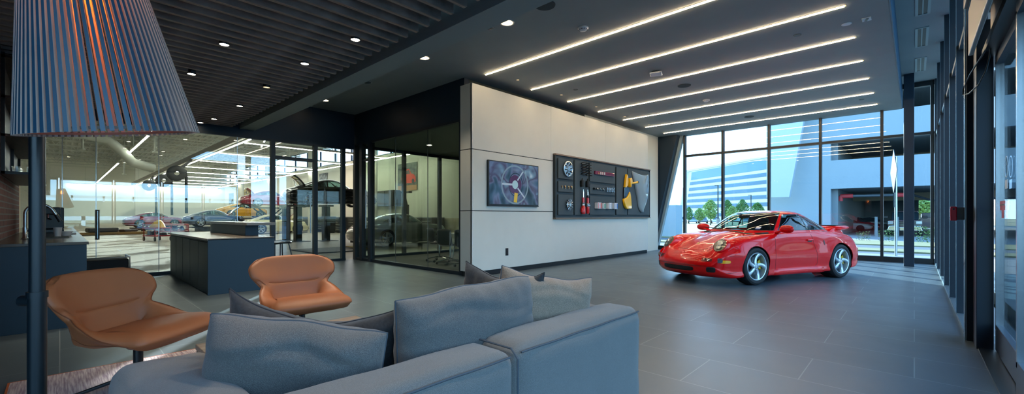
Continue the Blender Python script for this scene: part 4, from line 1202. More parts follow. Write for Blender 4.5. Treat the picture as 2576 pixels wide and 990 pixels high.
# the pole stands off-centre, below the shade's rim
PXO = Vector((0, 0, 0))
def camdir(u): return Vector((-0.686 + u * 0.7276, 0.7276 + u * 0.686, 0))
pw = camdir((93 - 1288) / 1073.0) * 1.38 - Vector((-1.818, 0.119, 0))
MB().lathe([(0.0225, 0.02), (0.0225, 0.93)], c=(pw.x, pw.y, 0), n=20).build('lower_pole', M_lampblk, lamp, smooth=True)
MB().lathe([(0.019, 0.93), (0.019, 1.50)], c=(pw.x, pw.y, 0), n=20).build('upper_pole', M_lampblk, lamp, smooth=True)
MB().lathe([(0.0255, 0.915), (0.0255, 0.935)], c=(pw.x, pw.y, 0), n=20).build('collar', M_lampblk, lamp, smooth=True)
kd = -camdir(0.0).cross(Vector((0, 0, 1))).normalized()
MB().tube([(pw.x, pw.y, 0.905), (pw.x - 0.7276 * 0.05, pw.y - 0.686 * 0.05, 0.905)], 0.017, 14).build('knob', M_lampblk, lamp, smooth=True)
MB().tube([(pw.x, pw.y, 1.45), (pw.x, pw.y, 1.50), (pw.x * .9, pw.y * .9, 1.75), tuple(tl((0, 0, 2.03)))], 0.006, 8).build('arm', M_lampblk, lamp, smooth=True)
MB().lathe([(0.17, 0.0), (0.17, 0.012), (0.03, 0.02), (0.0, 0.02)], c=(pw.x, pw.y, 0), n=36, cap=False).build('base', M_lampblk, lamp, smooth=True)
tilted(MB().lathe([(0.0, 1.88), (0.03, 1.90), (0.045, 1.94), (0.03, 1.98), (0.02, 2.0)], n=20, cap=False)).build('bulb', mat('lamp_bulb', '#ffffff', 0.4, emit='#ff8022', estr=26.0), lamp, smooth=True)
tilted(MB().lathe([(0.02, 1.99), (0.02, 2.03)], n=14).tube([(0, 0, 2.02), (0, 0, 2.05)], 0.005, 6)).build('socket', M_lampblk, lamp, smooth=True)
tilted(MB().bar((-rt, 0, 2.045), (rt, 0, 2.045), 0.006)).build('spider', M_lampblk, lamp)
# little cloth bag of a cushion shadow needs no object
# ================================================================ CONFERENCE ROOM FURNITURE
M_tabw = mat('white_laminate', '#cfd6d2', 0.35)
t = thing('meeting_table', 'white topped meeting table on thin steel legs', 'table', (-8.05, 7.5, 0))
MB().box(-0.75, 1.1, -0.55, 0.55, 0.70, 0.73).build('tabletop', M_tabw, t, bevel=0.005)
for sx in (-0.6, 0.95):
    for sy in (-0.45, 0.45):
        MB().tube([(sx, sy, 0.70), (sx * 1.1, sy * 1.15, 0.0)], 0.013, 8).build('leg', M_alu, t)
def office_chair(x, y, rz, lb):
    t = thing('office_chair', lb, 'chair', (x, y, 0), rz, 'swivel chairs in the conference room')
    for k in range(5):
        a = k * 2 * PI / 5
        c, s = math.cos(a), math.sin(a)
        MB().tube([(0.03 * c, 0.03 * s, 0.13), (0.31 * c, 0.31 * s, 0.075)], [0.018, 0.011], 8).build('base_leg', M_chrome, t, smooth=True)
        MB().lathe([(0, -0.015), (0.03, -0.015), (0.03, 0.015), (0, 0.015)], c=(0.32 * c, 0.32 * s, 0.031), n=14, axis='x', cap=False).build('caster', M_black, t)
    MB().lathe([(0.022, 0.11), (0.022, 0.43)], n=14).build('gas_column', M_chrome, t, smooth=True)
    G = [[Vector(p) for p in ((-.24, .24, .47), (-.12, .25, .46), (0, .25, .455), (.12, .25, .46), (.24, .24, .47))],
         [Vector(p) for p in ((-.25, 0, .48), (-.12, 0, .445), (0, 0, .44), (.12, 0, .445), (.25, 0, .48))],
         [Vector(p) for p in ((-.23, -.2, .50), (-.12, -.22, .46), (0, -.23, .455), (.12, -.22, .46), (.23, -.2, .50))],
         [Vector(p) for p in ((-.22, -.24, .62), (-.12, -.27, .62), (0, -.28, .62), (.12, -.27, .62), (.22, -.24, .62))],
         [Vector(p) for p in ((-.20, -.27, .84), (-.11, -.30, .86), (0, -.31, .865), (.11, -.30, .86), (.20, -.27, .84))]]
    o = MB().grid(cr2(G, 14, 20)).build('seat_shell', M_black, t, smooth=True); md = o.modifiers.new('s', 'SOLIDIFY'); md.thickness = 0.02
    return t
oc = office_chair(-8.95, 6.75, R(-60), 'black swivel chair with chrome star base, leftmost in the conference room')
dup(oc, (-8.25, 6.55, 0), R(15), 'middle black swivel chair at the conference table')
dup(oc, (-7.45, 6.45, 0), R(5), 'black swivel chair closest to the white wall end')
dup(oc, (-8.4, 8.45, 0), R(185), 'black swivel chair on the far side of the meeting table')
t = thing('side_cabinet', 'dark low cabinet at the conference room side wall', 'cabinet', (-6.95, 8.9, 0))
MB().box(-0.5, 0.3, -0.4, 0.4, 0, 0.95).build('body', M_black, t, bevel=0.01)
MB().box(-0.52, 0.3, -0.42, 0.42, 0.95, 0.98).build('top', M_framedk, t)
# call point box on the door post
t = thing('fire_alarm_box', 'red alarm pull box on a grey arm at the door post', 'alarm box', (0.36, 5.98, 1.20))
MB().box(-0.06, 0.0, -0.02, 0.02, -0.06, 0.06).build('bracket', mat('bracket_grey', '#5e6668', 0.5), t)
MB().box(-0.105, -0.06, -0.035, 0.03, -0.068, 0.068).build('case', mat('alarm_red', '#d3162e', 0.35), t, bevel=0.006)
MB().box(-0.108, -0.103, -0.028, 0.022, -0.03, 0.045).build('front_label', mat('label_white', '#e8e8e8', 0.5), t)
MB().lathe([(0.008, -0.04), (0.008, -0.036), (0, -0.036)], c=(-0.082, 0.0, 0.045), n=10, axis='y', cap=False).build('button', M_black, t)
# cable loop hanging from the door header
pts = [tuple(cr_) for cr_ in [(0.45, 5.22, 2.60), (0.42, 5.36, 2.54), (0.37, 5.72, 2.47), (0.345, 5.98, 2.40), (0.345, 6.0, 2.345), (0.37, 5.80, 2.315), (0.41, 5.55, 2.33), (0.44, 5.38, 2.40), (0.455, 5.30, 2.50), (0.46, 5.26, 2.60)]]
o = MB().tube(pts, 0.006, 8).build('cable', M_black, None, smooth=True, sub=0)
tag(o, 'black cable loop hanging below the sliding door header', 'cable')
# door stickers
t = thing('door_sticker', 'red sticker with white lettering on the sliding glass door', 'sticker', (0.520, 5.25, 1.26))
MB().box(0, 0.002, -0.13, 0.13, -0.035, 0.04).box(0.0, 0.002, -0.07, 0.04, -0.1, -0.035).build('backing', mat('sticker_red', '#d32634', 0.5), t)
def text_obj(s, size, loc, rot, m, parent, name='lettering', ext=0.0008, align='CENTER'):
    cu = bpy.data.curves.new('txt', 'FONT'); cu.body = s; cu.size = size; cu.extrude = ext; cu.align_x = align; cu.align_y = 'CENTER'
    o = bpy.data.objects.new('tmp', cu); COL.objects.link(o)
    dg = bpy.context.evaluated_depsgraph_get()
    me = bpy.data.meshes.new_from_object(o.evaluated_get(dg)); bpy.data.objects.remove(o)
    o = bpy.data.objects.new(name, me); COL.objects.link(o); me.materials.clear(); me.materials.append(m)
    o.location = loc; o.rotation_euler = rot; o.parent = parent
    return o
text_obj('IN EMERGENCY PUSH TO OPEN', 0.020, (-0.001, 0, 0.008), (R(90), 0, R(90)), mat('label_white', '#e8e8e8', 0.5), t)
t = thing('door_decal', 'round white arrow decal on the sliding glass door', 'sticker', (0.520, 5.05, 1.56))
MB().lathe([(0.085, 0.0), (0.077, 0.0), (0.077, 0.002), (0.085, 0.002), (0.085, 0)], n=36, axis='x', cap=False).build('ring', mat('label_white', '#e8e8e8', 0.5), t)
MB().prism([(-0.015, -0.05), (0.015, -0.05), (0.015, 0.01), (0.045, 0.01), (0, 0.065), (-0.045, 0.01), (-0.015, 0.01)], 0.0, 0.002, 'x').build('arrow', M_black, t)
MB().box(0, 0.002, -0.06, 0.06, -0.17, -0.10).build('caption', mat('label_white', '#e8e8e8', 0.5), t)
# ================================================================ SPORTS CAR (rear-engined coupe with a wide body)
M_red = mat('red_car_paint', '#e2060b', 0.25, coat=0.55, spec=0.2)
M_tyre = mat('tyre_rubber', '#15171a', 0.75, bump=0.2, bscale=300)
M_rim = mat('wheel_silver', '#c6d0d6', 0.32, metal=0.6)
M_seal = mat('window_seal_black', '#0a0c0d', 0.4)
M_carglass = glass_mat('car_glass', (0.50, 0.66, 0.66), 1.6, 1.5)
M_dark = mat('car_interior', '#15181a', 0.7)
M_gril = mat('grille_black', '#08090a', 0.5)
M_lampglass = glass_mat('headlamp_glass', (0.85, 0.90, 0.90), 2.5, 1.5)
M_amber = mat('amber_lens', '#ffb01e', 0.15, coat=1.0)
AXF, AXR, AZ = 1.17, -1.102, 0.318
def T(*a): return list(a)
tW = [(-2.13, .80), (-1.95, .86), (-1.6, .895), (-1.1, .905), (-.75, .89), (-.45, .845), (0, .825), (.5, .825), (.8, .845), (1.17, .868), (1.5, .865), (1.8, .845), (2.12, .80)]
tzs = [(-2.13, .66), (-1.9, .735), (-1.6, .80), (-1.1, .865), (-.6, .885), (-.2, .875), (.4, .865), (.7, .86), (1.0, .845), (1.3, .825), (1.55, .785), (1.72, .735), (1.86, .655), (2.0, .55), (2.12, .47)]
tys = [(-2.13, .62), (-1.6, .70), (-1.1, .73), (-.6, .745), (0, .745), (.5, .735), (.9, .69), (1.3, .655), (1.7, .64), (2.12, .60)]
tzc = [(-2.13, .69), (-1.9, .82), (-1.6, .90), (-1.3, .945), (-1, .96), (-.2, .93), (.5, .925), (.72, .915), (1.0, .855), (1.3, .765), (1.6, .675), (1.85, .58), (2.12, .475)]
tzv = [(-2.13, .675), (-1.9, .79), (-1.6, .855), (-1.3, .91), (-1, .93), (-.2, .92), (.5, .915), (.72, .885), (1.0, .815), (1.3, .74), (1.6, .665), (1.85, .585), (2.12, .47)]
def zbot(x): return interp([(-2.13, .24), (-1.9, .20), (-1.5, .17), (-.8, .135), (0, .13), (.8, .13), (1.5, .14), (1.85, .13), (2.12, .14)], x)
def section(x, n=64):
    W, zs, ys, zc, zv, zb = interp(tW, x), interp(tzs, x), interp(tys, x), interp(tzc, x), interp(tzv, x), zbot(x)
    lip = 0.03 * smoothstep(1.35, 1.9, x)
    K = [(0, zb), (.35 * W, zb), (.75 * W, zb), (.93 * W, zb + .005), (.975 * W + lip * .5, zb + .045), (.965 * W, zb + .12), (W * .985, .36), (W, .46), (W * .99, .56), (W - (W - ys) * .28, zs - .115), (ys + (W - ys) * .40, zs - .03), (ys, zs), (ys - .12, zs - .004 - .02 * smoothstep(.6, 1.3, x)), (.40, zv), (.2, zc - .01), (0, zc)]
    # fenders bulge over the wheels
    L = [Vector((p[0], p[1], 0)) for p in K]
    m = len(L) - 1; out = []
    for i in range(n + 1):
        t = i / n * m; k = min(int(t), m - 1); f = t - k
        p0 = L[k - 1] if k > 0 else Vector((-L[1].x, L[1].y, 0)); p1 = L[k]; p2 = L[k + 1]; p3 = L[k + 2] if k + 2 <= m else Vector((-L[m - 1].x, L[m - 1].y, 0))
        q = 0.5 * ((2 * p1) + (p2 - p0) * f + (2 * p0 - 5 * p1 + 4 * p2 - p3) * f * f + (3 * p1 - p0 - 3 * p2 + p3) * f ** 3)
        out.append((q.x, q.y))
    return out
def carpoint(x, y, z):
    """round the ends and sweep nose and tail back in plan"""
    X0, X1 = 1.86, 2.13
    if x > X0:
        t = (x - X0) / (X1 - X0); k = max(0.0, 1 - t ** 2.8) ** (1 / 2.3)
        z = .33 + (z - .33) * (k * .9 + .1); y = y * (.80 + .20 * k)
    if x < -1.88:
        t = (-x - 1.88) / (2.13 - 1.88); k = max(0.0, 1 - t ** 3) ** (1 / 2.3)
        z = .46 + (z - .46) * (k * .82 + .18); y = y * (.80 + .20 * k)
    u = abs(y) / .87
    if x > 1.0: x -= .40 * u ** 2.6 * smoothstep(1.35, 2.1, x)
    if x < -1.3: x += .34 * u ** 2.8 * smoothstep(-1.45, -2.1, x)
    return (x, y, z)
def build_car_meshes():
    parts = {}
    NX, NS_ = 230, 72
    xs_ = []
    for i in range(NX + 1):
        t = i / NX
        xs_.append(2.13 * math.cos(PI * t) * .35 + 2.13 * (1 - 2 * t) * .65)
    V = []; idx = {}
    rings = []
    for x in xs_:
        sec = section(x, NS_)
        r_ = []
        for (y, z) in sec: r_.append(Vector(carpoint(x, y, z)))
        for (y, z) in sec[-2:0:-1]: r_.append(Vector(carpoint(x, -y, z)))
        rings.append(r_)
    nc = len(rings[0])
    RA = {AXF: .347, AXR: .352}
    full = MB(); full.grid(rings, closed_u=True)
    nv = len(full.v)
    full.f.append(tuple(range(nc - 1, -1, -1))); full.f.append(tuple((NX) * nc + k for k in range(nc)))
    bvh = BVHTree.FromPolygons([Vector(v) for v in full.v], [tuple(f) for f in full.f])
    tub = MB(); tub.v = list(full.v); dropped = []
    for f in full.f:
        c = [sum(full.v[i][k] for i in f) / len(f) for k in range(3)]
        drop = False
        if abs(c[1]) > .48 and len(f) == 4:
            for cx in RA:
                if math.hypot(c[0] - cx, c[2] - AZ) < RA[cx] - .002: drop = True
        if -1.05 < c[0] < .62 and abs(c[1]) < .66 and c[2] > .8: drop = True
        if not drop: tub.f.append(f)
        elif c[2] < .8: dropped.append(f)
    keepv = {i for f in tub.f for i in f}; dropv = {i for f in dropped for i in f}
    for i in keepv & dropv:
        p = list(full.v[i]); cx = min(RA, key=lambda q: abs(q - p[0]))
        d = math.hypot(p[0] - cx, p[2] - AZ)
        if abs(p[1]) > .48 and d > 1e-6:
            tub.v[i] = (cx + (p[0] - cx) * RA[cx] / d, p[1], AZ + (p[2] - AZ) * RA[cx] / d)
    parts['tub'] = tub
    # greenhouse
    ts = dict(z=[(0, .86), (.25, .985), (.5, 1.10), (.7, 1.185), (.85, 1.243), (.95, 1.275), (1, 1.285)],
              xf=[(0, .88), (.25, .70), (.5, .495), (.7, .32), (.85, .14), (.95, -.02), (1, -.18)],
              xr=[(0, -1.74), (.25, -1.40), (.5, -1.08), (.7, -.84), (.85, -.62), (.95, -.40), (1, -.18)],
              w=[(0, .752), (.25, .705), (.5, .645), (.7, .588), (.85, .515), (.95, .35), (1, 0.001)])
    NL, NA = 84, 320
    G = []; info = []
    for i in range(NL + 1):
        s = i / NL
        s = 1 - (1 - s) ** 1.25
        z, xf, xr, w = (interp(ts[k], s) for k in ('z', 'xf', 'xr', 'w'))
        xc = -.18
        row = []; inf = []
        for j in range(NA):
            ph = 2 * PI * j / NA
            c, sn = math.cos(ph), math.sin(ph)
            if c >= 0: n = 3.1; ax = xf - xc
            else: n = 2.25; ax = xc - xr
            X = xc + math.copysign(abs(c) ** (2 / n) * ax, c); Y = math.copysign(abs(sn) ** (2 / n) * w, sn)
            row.append((X, Y, z + 0.0)); a = abs(math.degrees(math.atan2(sn, c)))
            inf.append((s, a))
        G.append(row); info.append(inf)
    def region(s, a, x, y, z, g):
        """g: growth of the opening (for the black seal)"""
        if s < .115 - g * .8: return None
        # windscreen
        if a < 56 + g * 40 and s < .83 + g * .8: return 'windscreen'
        if 64 - g * 40 < a < 142 and s < .74 + g * .9:
            zt = interp([(-1.12, .935), (-1.0, .985), (-.8, 1.06), (-.55, 1.13), (-.3, 1.18), (0, 1.22)], x) + g * .5
            if x > -.30 - g * 2.2: 
                return 'side_window' if z < zt + .2 else None
            if x < -.345 + g * .8 and z < zt and x > -1.10 - g: return 'quarter_window'
        if a > 163 - g * 30 and .20 - g < s < .76 + g and abs(y) < .50 + g: return 'rear_window'
        return None
    glass = {}
    for j in range(NA):
        pass
    cell = {}
    for i in range(NL):
        for j in range(NA):
            k = (j + 1) % NA
            q = (G[i][j], G[i][k], G[i + 1][k], G[i + 1][j])
            c = [sum(p[m] for p in q) / 4 for m in range(3)]
            s = (info[i][j][0] + info[i + 1][j][0]) / 2; a = abs(((j + .5) / NA * 360 + 180) % 360 - 180)
            r1 = region(s, a, c[0], c[1], c[2], 0.0)
            if r1:
                side = ('_left' if c[1] > 0 else '_right') if r1 in ('side_window', 'quarter_window') else ''
                key = r1 + side
            elif region(s, a, c[0], c[1], c[2], 0.022): key = 'window_seal'
            else: key = 'cabin'
            cell.setdefault(key, []).append((i * NA + j, i * NA + k, (i + 1) * NA + k, (i + 1) * NA + j))
    allv = [p for row in G for p in row]
    for key, fs in cell.items():
        used = sorted({i for f in fs for i in f}); mp = {o_: n_ for n_, o_ in enumerate(used)}
        m_ = MB(); m_.v = [allv[i] for i in used]; m_.f = [tuple(mp[i] for i in f) for f in fs]
        parts[key] = m_
    return parts, bvh, RA
CARP, CBVH, CRA = build_car_meshes()
def cast(o, d):
    h = CBVH.ray_cast(Vector(o), Vector(d).normalized())
    return h[0], h[1]
def surf_patch(O, U, Vv, D, w, h, off=0.003, n=14, expo=4.0):
    """a patch with rounded outline laid on the car body"""
    O, U, Vv, D = map(Vector, (O, U, Vv, D)); P = []
    for i in range(n + 1):
        b_ = -1 + 2 * i / n; row = []
        for j in range(n + 1):
            a_ = -1 + 2 * j / n
            # square -> superellipse
            m_ = max(abs(a_), abs(b_)); l_ = (abs(a_) ** expo + abs(b_) ** expo) ** (1 / expo)
            k = m_ / l_ if l_ > 0 else 1
            p, nn = cast(O + U * (a_ * k * w) + Vv * (b_ * k * h), D)
            if p is None: p = O + U * (a_ * k * w) + Vv * (b_ * k * h); nn = -D
            if nn.dot(D) > 0: nn = -nn
            row.append(p + nn * off)
        P.append(row)
    return MB().grid(P)
def surf_line(pts, D, r=0.0022, sub=6):
    D = Vector(D); out = []
    pts = [Vector(p) for p in pts]
    for a, b in zip(pts[:-1], pts[1:]):
        for k in range(sub):
            p, nn = cast(a.lerp(b, k / sub), D)
            if p is not None: out.append(p)
    p, nn = cast(pts[-1], D)
    if p is not None: out.append(p)
    return MB().tube(out, r, 5) if len(out) > 1 else MB()

def wheel(parent, x, side, rear, twist=True):
    wd = 0.285 if rear else 0.235; yo = (0.885 if rear else 0.845)
    R0, RR = 0.318, 0.234
    w = MB()
    hw = wd / 2
    # rim barrel, drawn with its outer face at +y
    w.lathe([(RR + .004, hw - .004), (RR - .004, hw + .004), (RR - .014, hw), (RR - .02, hw - .03), (RR - .028, -hw + .02), (RR, -hw)], n=56, axis='y', cap=False)
    w.lathe([(0.036, hw - .012), (0.05, hw - .018), (0.058, hw - .045), (0.05, hw - .08)], n=36, axis='y', cap=False)
    w.lathe([(0.030, hw - .012), (0.0, hw - .010)], n=28, axis='y', cap=False)
    for k in range(5):
        a0 = k * 2 * PI / 5 + PI / 2
        P = []
        NR = 12
        for i in range(NR + 1):
            t = i / NR; r_ = .040 + (.222 - .040) * t
            tw = (0.42 * t ** 1.6) if twist else 0.0
            a = a0 + tw
            wid = (.030 - .008 * math.sin(PI * t) + .012 * t) if twist else (.020 + .008 * t)
            depth = hw - .020 - .012 * math.sin(PI * t) + .012 * t
            c, s = math.cos(a), math.sin(a)
            ring_ = []
            for (dx, dy) in ((-1, -.035), (-.95, -.006), (-.5, .004), (0, .006), (.5, .004), (.95, -.006), (1, -.035)):
                ring_.append((r_ * c - dx * wid * s, depth + dy, r_ * s + dx * wid * c))
            P.append(ring_)
        w.grid(P)
    for k in range(5):
        a = (k + .5) * 2 * PI / 5 + PI / 2
        w.lathe([(.009, hw - .03), (.009, hw - .006), (0, hw - .006)], c=(.043 * math.cos(a) * 1.25, 0, .043 * math.sin(a) * 1.25), n=8, axis='y', cap=False)
    o = w.build('wheel', M_rim, parent, smooth=True, ang=45)
    o.location = (x, side * (yo - hw), AZ)
    if side < 0: o.rotation_euler = (0, 0, PI)
    tp = [(RR - .005, -hw + .01), (RR + .01, -hw), (R0 - .04, -hw - .008), (R0 - .012, -hw + .004), (R0, -hw + .025), (R0 + .001, 0), (R0, hw - .025), (R0 - .012, hw - .004), (R0 - .04, hw + .008), (RR + .012, hw + .004), (RR - .002, hw - .006)]
    MB().lathe(tp, n=64, axis='y', cap=False).build('tyre', M_tyre, o, smooth=True, ang=30)
    g_ = MB()
    for yy in (-.07, -.03, .03, .07): g_.lathe([(R0 + .0012, yy - .004), (R0 + .0012, yy + .004)], n=64, axis='y', cap=False)
    g_.build('tread_groove', M_gril, o)
    MB().lathe([(.06, hw - .10), (.165, hw - .10), (.165, hw - .125), (.06, hw - .125)], n=40, axis='y', cap=False).build('brake_disc', mat('brake_steel', '#6f7679', 0.35, metal=0.9), o, smooth=True)
    cal = MB()
    P = []
    for k in range(9):
        a = (R(140) + k / 8 * R(62)) if not (side < 0) else (R(-22) + k / 8 * R(62))
        if rear != (side > 0): pass
        c, s = math.cos(a), math.sin(a)
        P.append([(.105 * c, hw - .085, .105 * s), (.11 * c, hw - .058, .11 * s), (.17 * c, hw - .058, .17 * s), (.182 * c, hw - .085, .182 * s), (.182 * c, hw - .13, .182 * s)])
    cal.grid(P).build('brake_caliper', mat('caliper_yellow', '#c9a800', 0.35, coat=0.6), o, smooth=True)
    return o

def make_car(name, label, paint, detail=True, twist=True, wing=True):
    t = thing(name, label, 'car')
    tub = CARP['tub'].build('body', paint, t, smooth=True, ang=50)
    CARP['cabin'].build('cabin_shell', paint, t, smooth=True, ang=0)
    CARP['window_seal'].build('window_seal', M_seal, t, smooth=True, ang=0)
    for k in ('windscreen', 'side_window_left', 'side_window_right', 'quarter_window_left', 'quarter_window_right', 'rear_window'):
        CARP[k].build(k.replace('_left', '').replace('_right', ''), M_carglass, t, smooth=True, ang=0)
    # arches
    for cx in CRA:
        for sd in (-1, 1):
            r_ = CRA[cx]; P = []; L = []
            for k in range(41):
                a = R(-33) + k / 40 * R(246)
                c, s = math.cos(a), math.sin(a)
                h = CBVH.ray_cast(Vector((cx + r_ * c * 1.012, sd * 2, AZ + r_ * s * 1.012)), Vector((0, -sd, 0)))[0]
                yo = abs(h.y) if h else .8
                if h: L.append((cx + r_ * c, sd * (yo - .004), AZ + r_ * s))
                P.append([(cx + r_ * c, sd * .45, AZ + r_ * s), (cx + r_ * c, sd * (yo - .003), AZ + r_ * s)])
            MB().grid(P).build('wheel_arch_liner', M_gril, t, smooth=True)
            if len(L) > 3: MB().tube(L, .006, 6).build('arch_lip', paint, t, smooth=True)
    MB().box(-1.9, 1.8, -.5, .5, .14, .30).build('underbody', M_gril, t)
    for cx in (AXF, AXR):
        MB().box(cx - .36, cx + .36, -.46, .46, .25, .62).build('inner_arch', M_gril, t)
    wheel(t, AXF, 1, False, twist); wheel(t, AXF, -1, False, twist); wheel(t, AXR, 1, True, twist); wheel(t, AXR, -1, True, twist)
    # cabin interior
    MB().box(-1.1, .70, -.66, .66, .45, .60).build('floor_pan', M_dark, t)
    MB().prism([(.42, .6), (.76, .6), (.78, .87), (.60, .885), (.44, .86)], -.64, .64, 'y').build('dashboard', M_dark, t, bevel=.02)
    for sd in (-1, 1):
        MB().cbox((-.10, sd * .34, .66), (.50, .44, .16)).build('seat', M_dark, t, bevel=.05, seg=3)
        MB().cbox((-.40, sd * .34, .90), (.13, .42, .50), 0, 0, R(-16)).build('seat_back', M_dark, t, bevel=.05, seg=3)
        MB().cbox((-.50, sd * .34, 1.12), (.09, .22, .14), 0, 0, R(-12)).build('headrest', M_dark, t, bevel=.03, seg=3)
    MB().cbox((-1.0, 0, .80), (.25, 1.1, .30)).build('rear_shelf', M_dark, t, bevel=.03)
    pts = [(.38 - .17 * math.cos(a * PI / 12) * .42, .34 + .17 * math.sin(a * PI / 12), .90 + .17 * math.cos(a * PI / 12) * .9) for a in range(25)]
    MB().tube(pts, .013, 8).build('steering_wheel', M_dark, t, smooth=True)
    MB().cbox((.40, 0, 1.165), (.03, .22, .06)).build('rear_view_mirror', M_dark, t, bevel=.01)
    # lamps
    for sd in (-1, 1):
        p = Vector((1.735, sd * .585, .672)); n = Vector((.75, sd * .16, .64)).normalized()
        if p is not None:
            q = n.to_track_quat('Z', 'X').to_matrix()
            up = Vector((-.55, -sd * .10, .85)); v_ = (up - n * up.dot(n)).normalized(); u_ = v_.cross(n)
            def ell(ru, rv, h, name, m, off, N=28, M=8, bowl=False):
                P = []
                for i in range(M + 1):
                    f = i / M; hh = h * (1 - f * f) * (-1 if bowl else 1)
                    P.append([p + n * (off + hh) + u_ * (ru * f * math.cos(2 * PI * k / N)) + v_ * (rv * f * math.sin(2 * PI * k / N)) for k in range(N)])
                return MB().grid(P, closed_u=True).build(name, m, t, smooth=True)
            bk = Vector((-.97, 0, -.10)); P = []
            for i, (sc_, dd_) in enumerate(((.90, .012), (1.0, .008), (1.06, 0.0), (1.10, -.02), (1.16, -.08), (1.22, -.18), (1.25, -.30))):
                P.append([p + n * (dd_ if i < 3 else 0) + bk * (-dd_ if i >= 3 else 0) + u_ * (.112 * sc_ * math.cos(2 * PI * k / 40)) + v_ * (.142 * (sc_ * .5 + .5 if i > 3 else sc_) * math.sin(2 * PI * k / 40)) for k in range(40)])
            MB().grid(P, closed_u=True).build('headlamp_surround', paint, t, smooth=True, ang=0)
            ell(.109, .139, .004, 'headlamp_bowl', mat('lamp_bowl', '#8d8478', 0.3, metal=0.7), .008)
            for cu, cv, rr in ((-.035 * sd * 0, .045, .050), (.0, -.045, .043)):
                c_ = p + n * .016 + v_ * cv
                P = []
                for i in range(6):
                    f = i / 5
                    P.append([c_ + n * (.010 * f * f) + u_ * (rr * f * math.cos(2 * PI * k / 24)) + v_ * (rr * f * math.sin(2 * PI * k / 24)) for k in range(24)])
                MB().grid(P, closed_u=True).build('headlamp_reflector', M_chrome, t, smooth=True)
            ell(.112, .142, .036, 'headlamp_lens', M_lampglass, .008)
    if detail:
        F = (-1, 0, 0)
        # lower front: grille, side ducts, slots, indicators
        surf_patch((3, 0, .272), (0, 1, 0), (0, 0, 1), F, .34, .042, .003).build('grille', M_gril, t, smooth=True)
        MB_ = MB()
        for zz in (.255, .272, .289):
            MB_.v, MB_.f = (MB_.v, MB_.f)
            pts = []
            for k in range(25):
                p, n = cast((3, -.31 + .62 * k / 24, zz), F)
                if p is not None: pts.append(p + Vector((.006, 0, 0)))
            MB_.tube(pts, .003, 5)
        MB_.build('grille_bar', mat('grille_bar_grey', '#2b2e30', 0.4), t)
        for sd in (-1, 1):
            D = Vector((-.86, -sd * .45, 0)).normalized(); U = Vector((-.45 * sd, .86, 0)).normalized() 
            U = Vector((0, 0, 1)).cross(D).normalized()
            def P_(y, z, w, h, m, nm, off=.003, ang=None, ex=4.0):
                D2 = D if ang is None else Vector((-math.cos(R(ang)), -sd * math.sin(R(ang)), 0))
                U2 = Vector((0, 0, 1)).cross(D2).normalized()
                O = Vector((1.78, sd * y, z)) - D2 * 2.0
                return surf_patch(O, U2, (0, 0, 1), D2, w, h, off, expo=ex).build(nm, m, t, smooth=True)
            P_(.50, .275, .072, .045, M_gril, 'side_duct')
            P_(.42, .435, .085, .030, mat('slot_red_dark', '#7a0a10', 0.3, coat=0.8), 'fog_lamp_recess')
            P_(.455, .435, .020, .018, M_chrome, 'fog_lamp', .006, None, 2.0)
            P_(.40, .437, .016, .018, M_gril, 'slot', .006)
            P_(.62, .430, .038, .034, mat('bumper_pad', '#3c4650', 0.5), 'bumper_pad', .014, 40)
            P_(.70, .412, .085, .026, M_amber, 'indicator', .006, 62)
            # tail lamp wrapping the corner
            D3 = Vector((.80, -sd * .6, 0)).normalized()
            surf_patch(Vector((-1.9, sd * .70, .60)) - D3 * 2, Vector((0, 0, 1)).cross(D3), (0, 0, 1), D3, .12, .05, .004).build('tail_lamp', mat('tail_red', '#a01018', 0.15, coat=1.0), t, smooth=True)
            surf_patch(Vector((-1.85, sd * .78, .40)) - D3 * 2, Vector((0, 0, 1)).cross(D3), (0, 0, 1), D3, .06, .02, .004).build('reflector', mat('reflector_red', '#d04040', 0.15, coat=1.0), t, smooth=True)
            # fender intake
            S_ = (0, -sd, 0)
            surf_patch((-.63, sd * 2, .685), (-1, 0, .5), (0.2, 0, 1), S_, .015, .05, .004, expo=2.0).build('intake_opening', mat('intake_red_dark', '#6a060a', 0.35), t, smooth=True)
            # shut lines of the door
            gap = mat('shut_line', '#2a0305', 0.6)
            surf_line([(.63, sd * 2, .84), (.66, sd * 2, .70), (.68, sd * 2, .45), (.66, sd * 2, .25), (.60, sd * 2, .215), (-.40, sd * 2, .215), (-.47, sd * 2, .30), (-.44, sd * 2, .50), (-.38, sd * 2, .66), (-.33, sd * 2, .84)], S_, .0028, 8).build('door_shut_line', gap, t)
            surf_line([(.95, sd * .42, 2), (1.25, sd * .42, 2), (1.55, sd * .40, 2), (1.80, sd * .30, 2), (1.86, 0, 2)], (0, 0, -1), .0025, 8).build('hood_shut_line', gap, t)
            surf_line([(1.52, sd * 2, .50), (1.64, sd * 2, .50), (1.75, sd * 2, .505)], S_, .0022, 6).build('bumper_shut_line', gap, t)
            surf_line([(1.62, sd * 2, .235), (1.72, sd * 2, .225), (1.80, sd * 2, .22)], S_, .003, 6).build('spoiler_shut_line', gap, t)
            # handle, sill and mirror
            p, n = cast((-.27, sd * 2, .72), S_)
            MB().cbox((-.27, p.y + sd * .014, .735), (.17, .022, .026)).build('door_handle', paint, t, bevel=.009, seg=3, smooth=True)
            surf_patch((-.27, sd * 2, .722), (1, 0, 0), (0, 0, 1), S_, .06, .022, .002).build('handle_recess', gap, t, smooth=True)
            P = []
            for i in range(13):
                f = -1 + i / 6; rr = max(0, 1 - abs(f) ** 2.4) ** .5 * 1.15
                P.append([(.50 + f * .02 + .055 * rr * math.cos(2 * PI * k / 20) * (1.0), sd * (.90 + f * .14), .945 + .062 * rr * math.sin(2 * PI * k / 20)) for k in range(20)])
            MB().grid(P, closed_u=True).build('door_mirror', paint, t, smooth=True, ang=0)
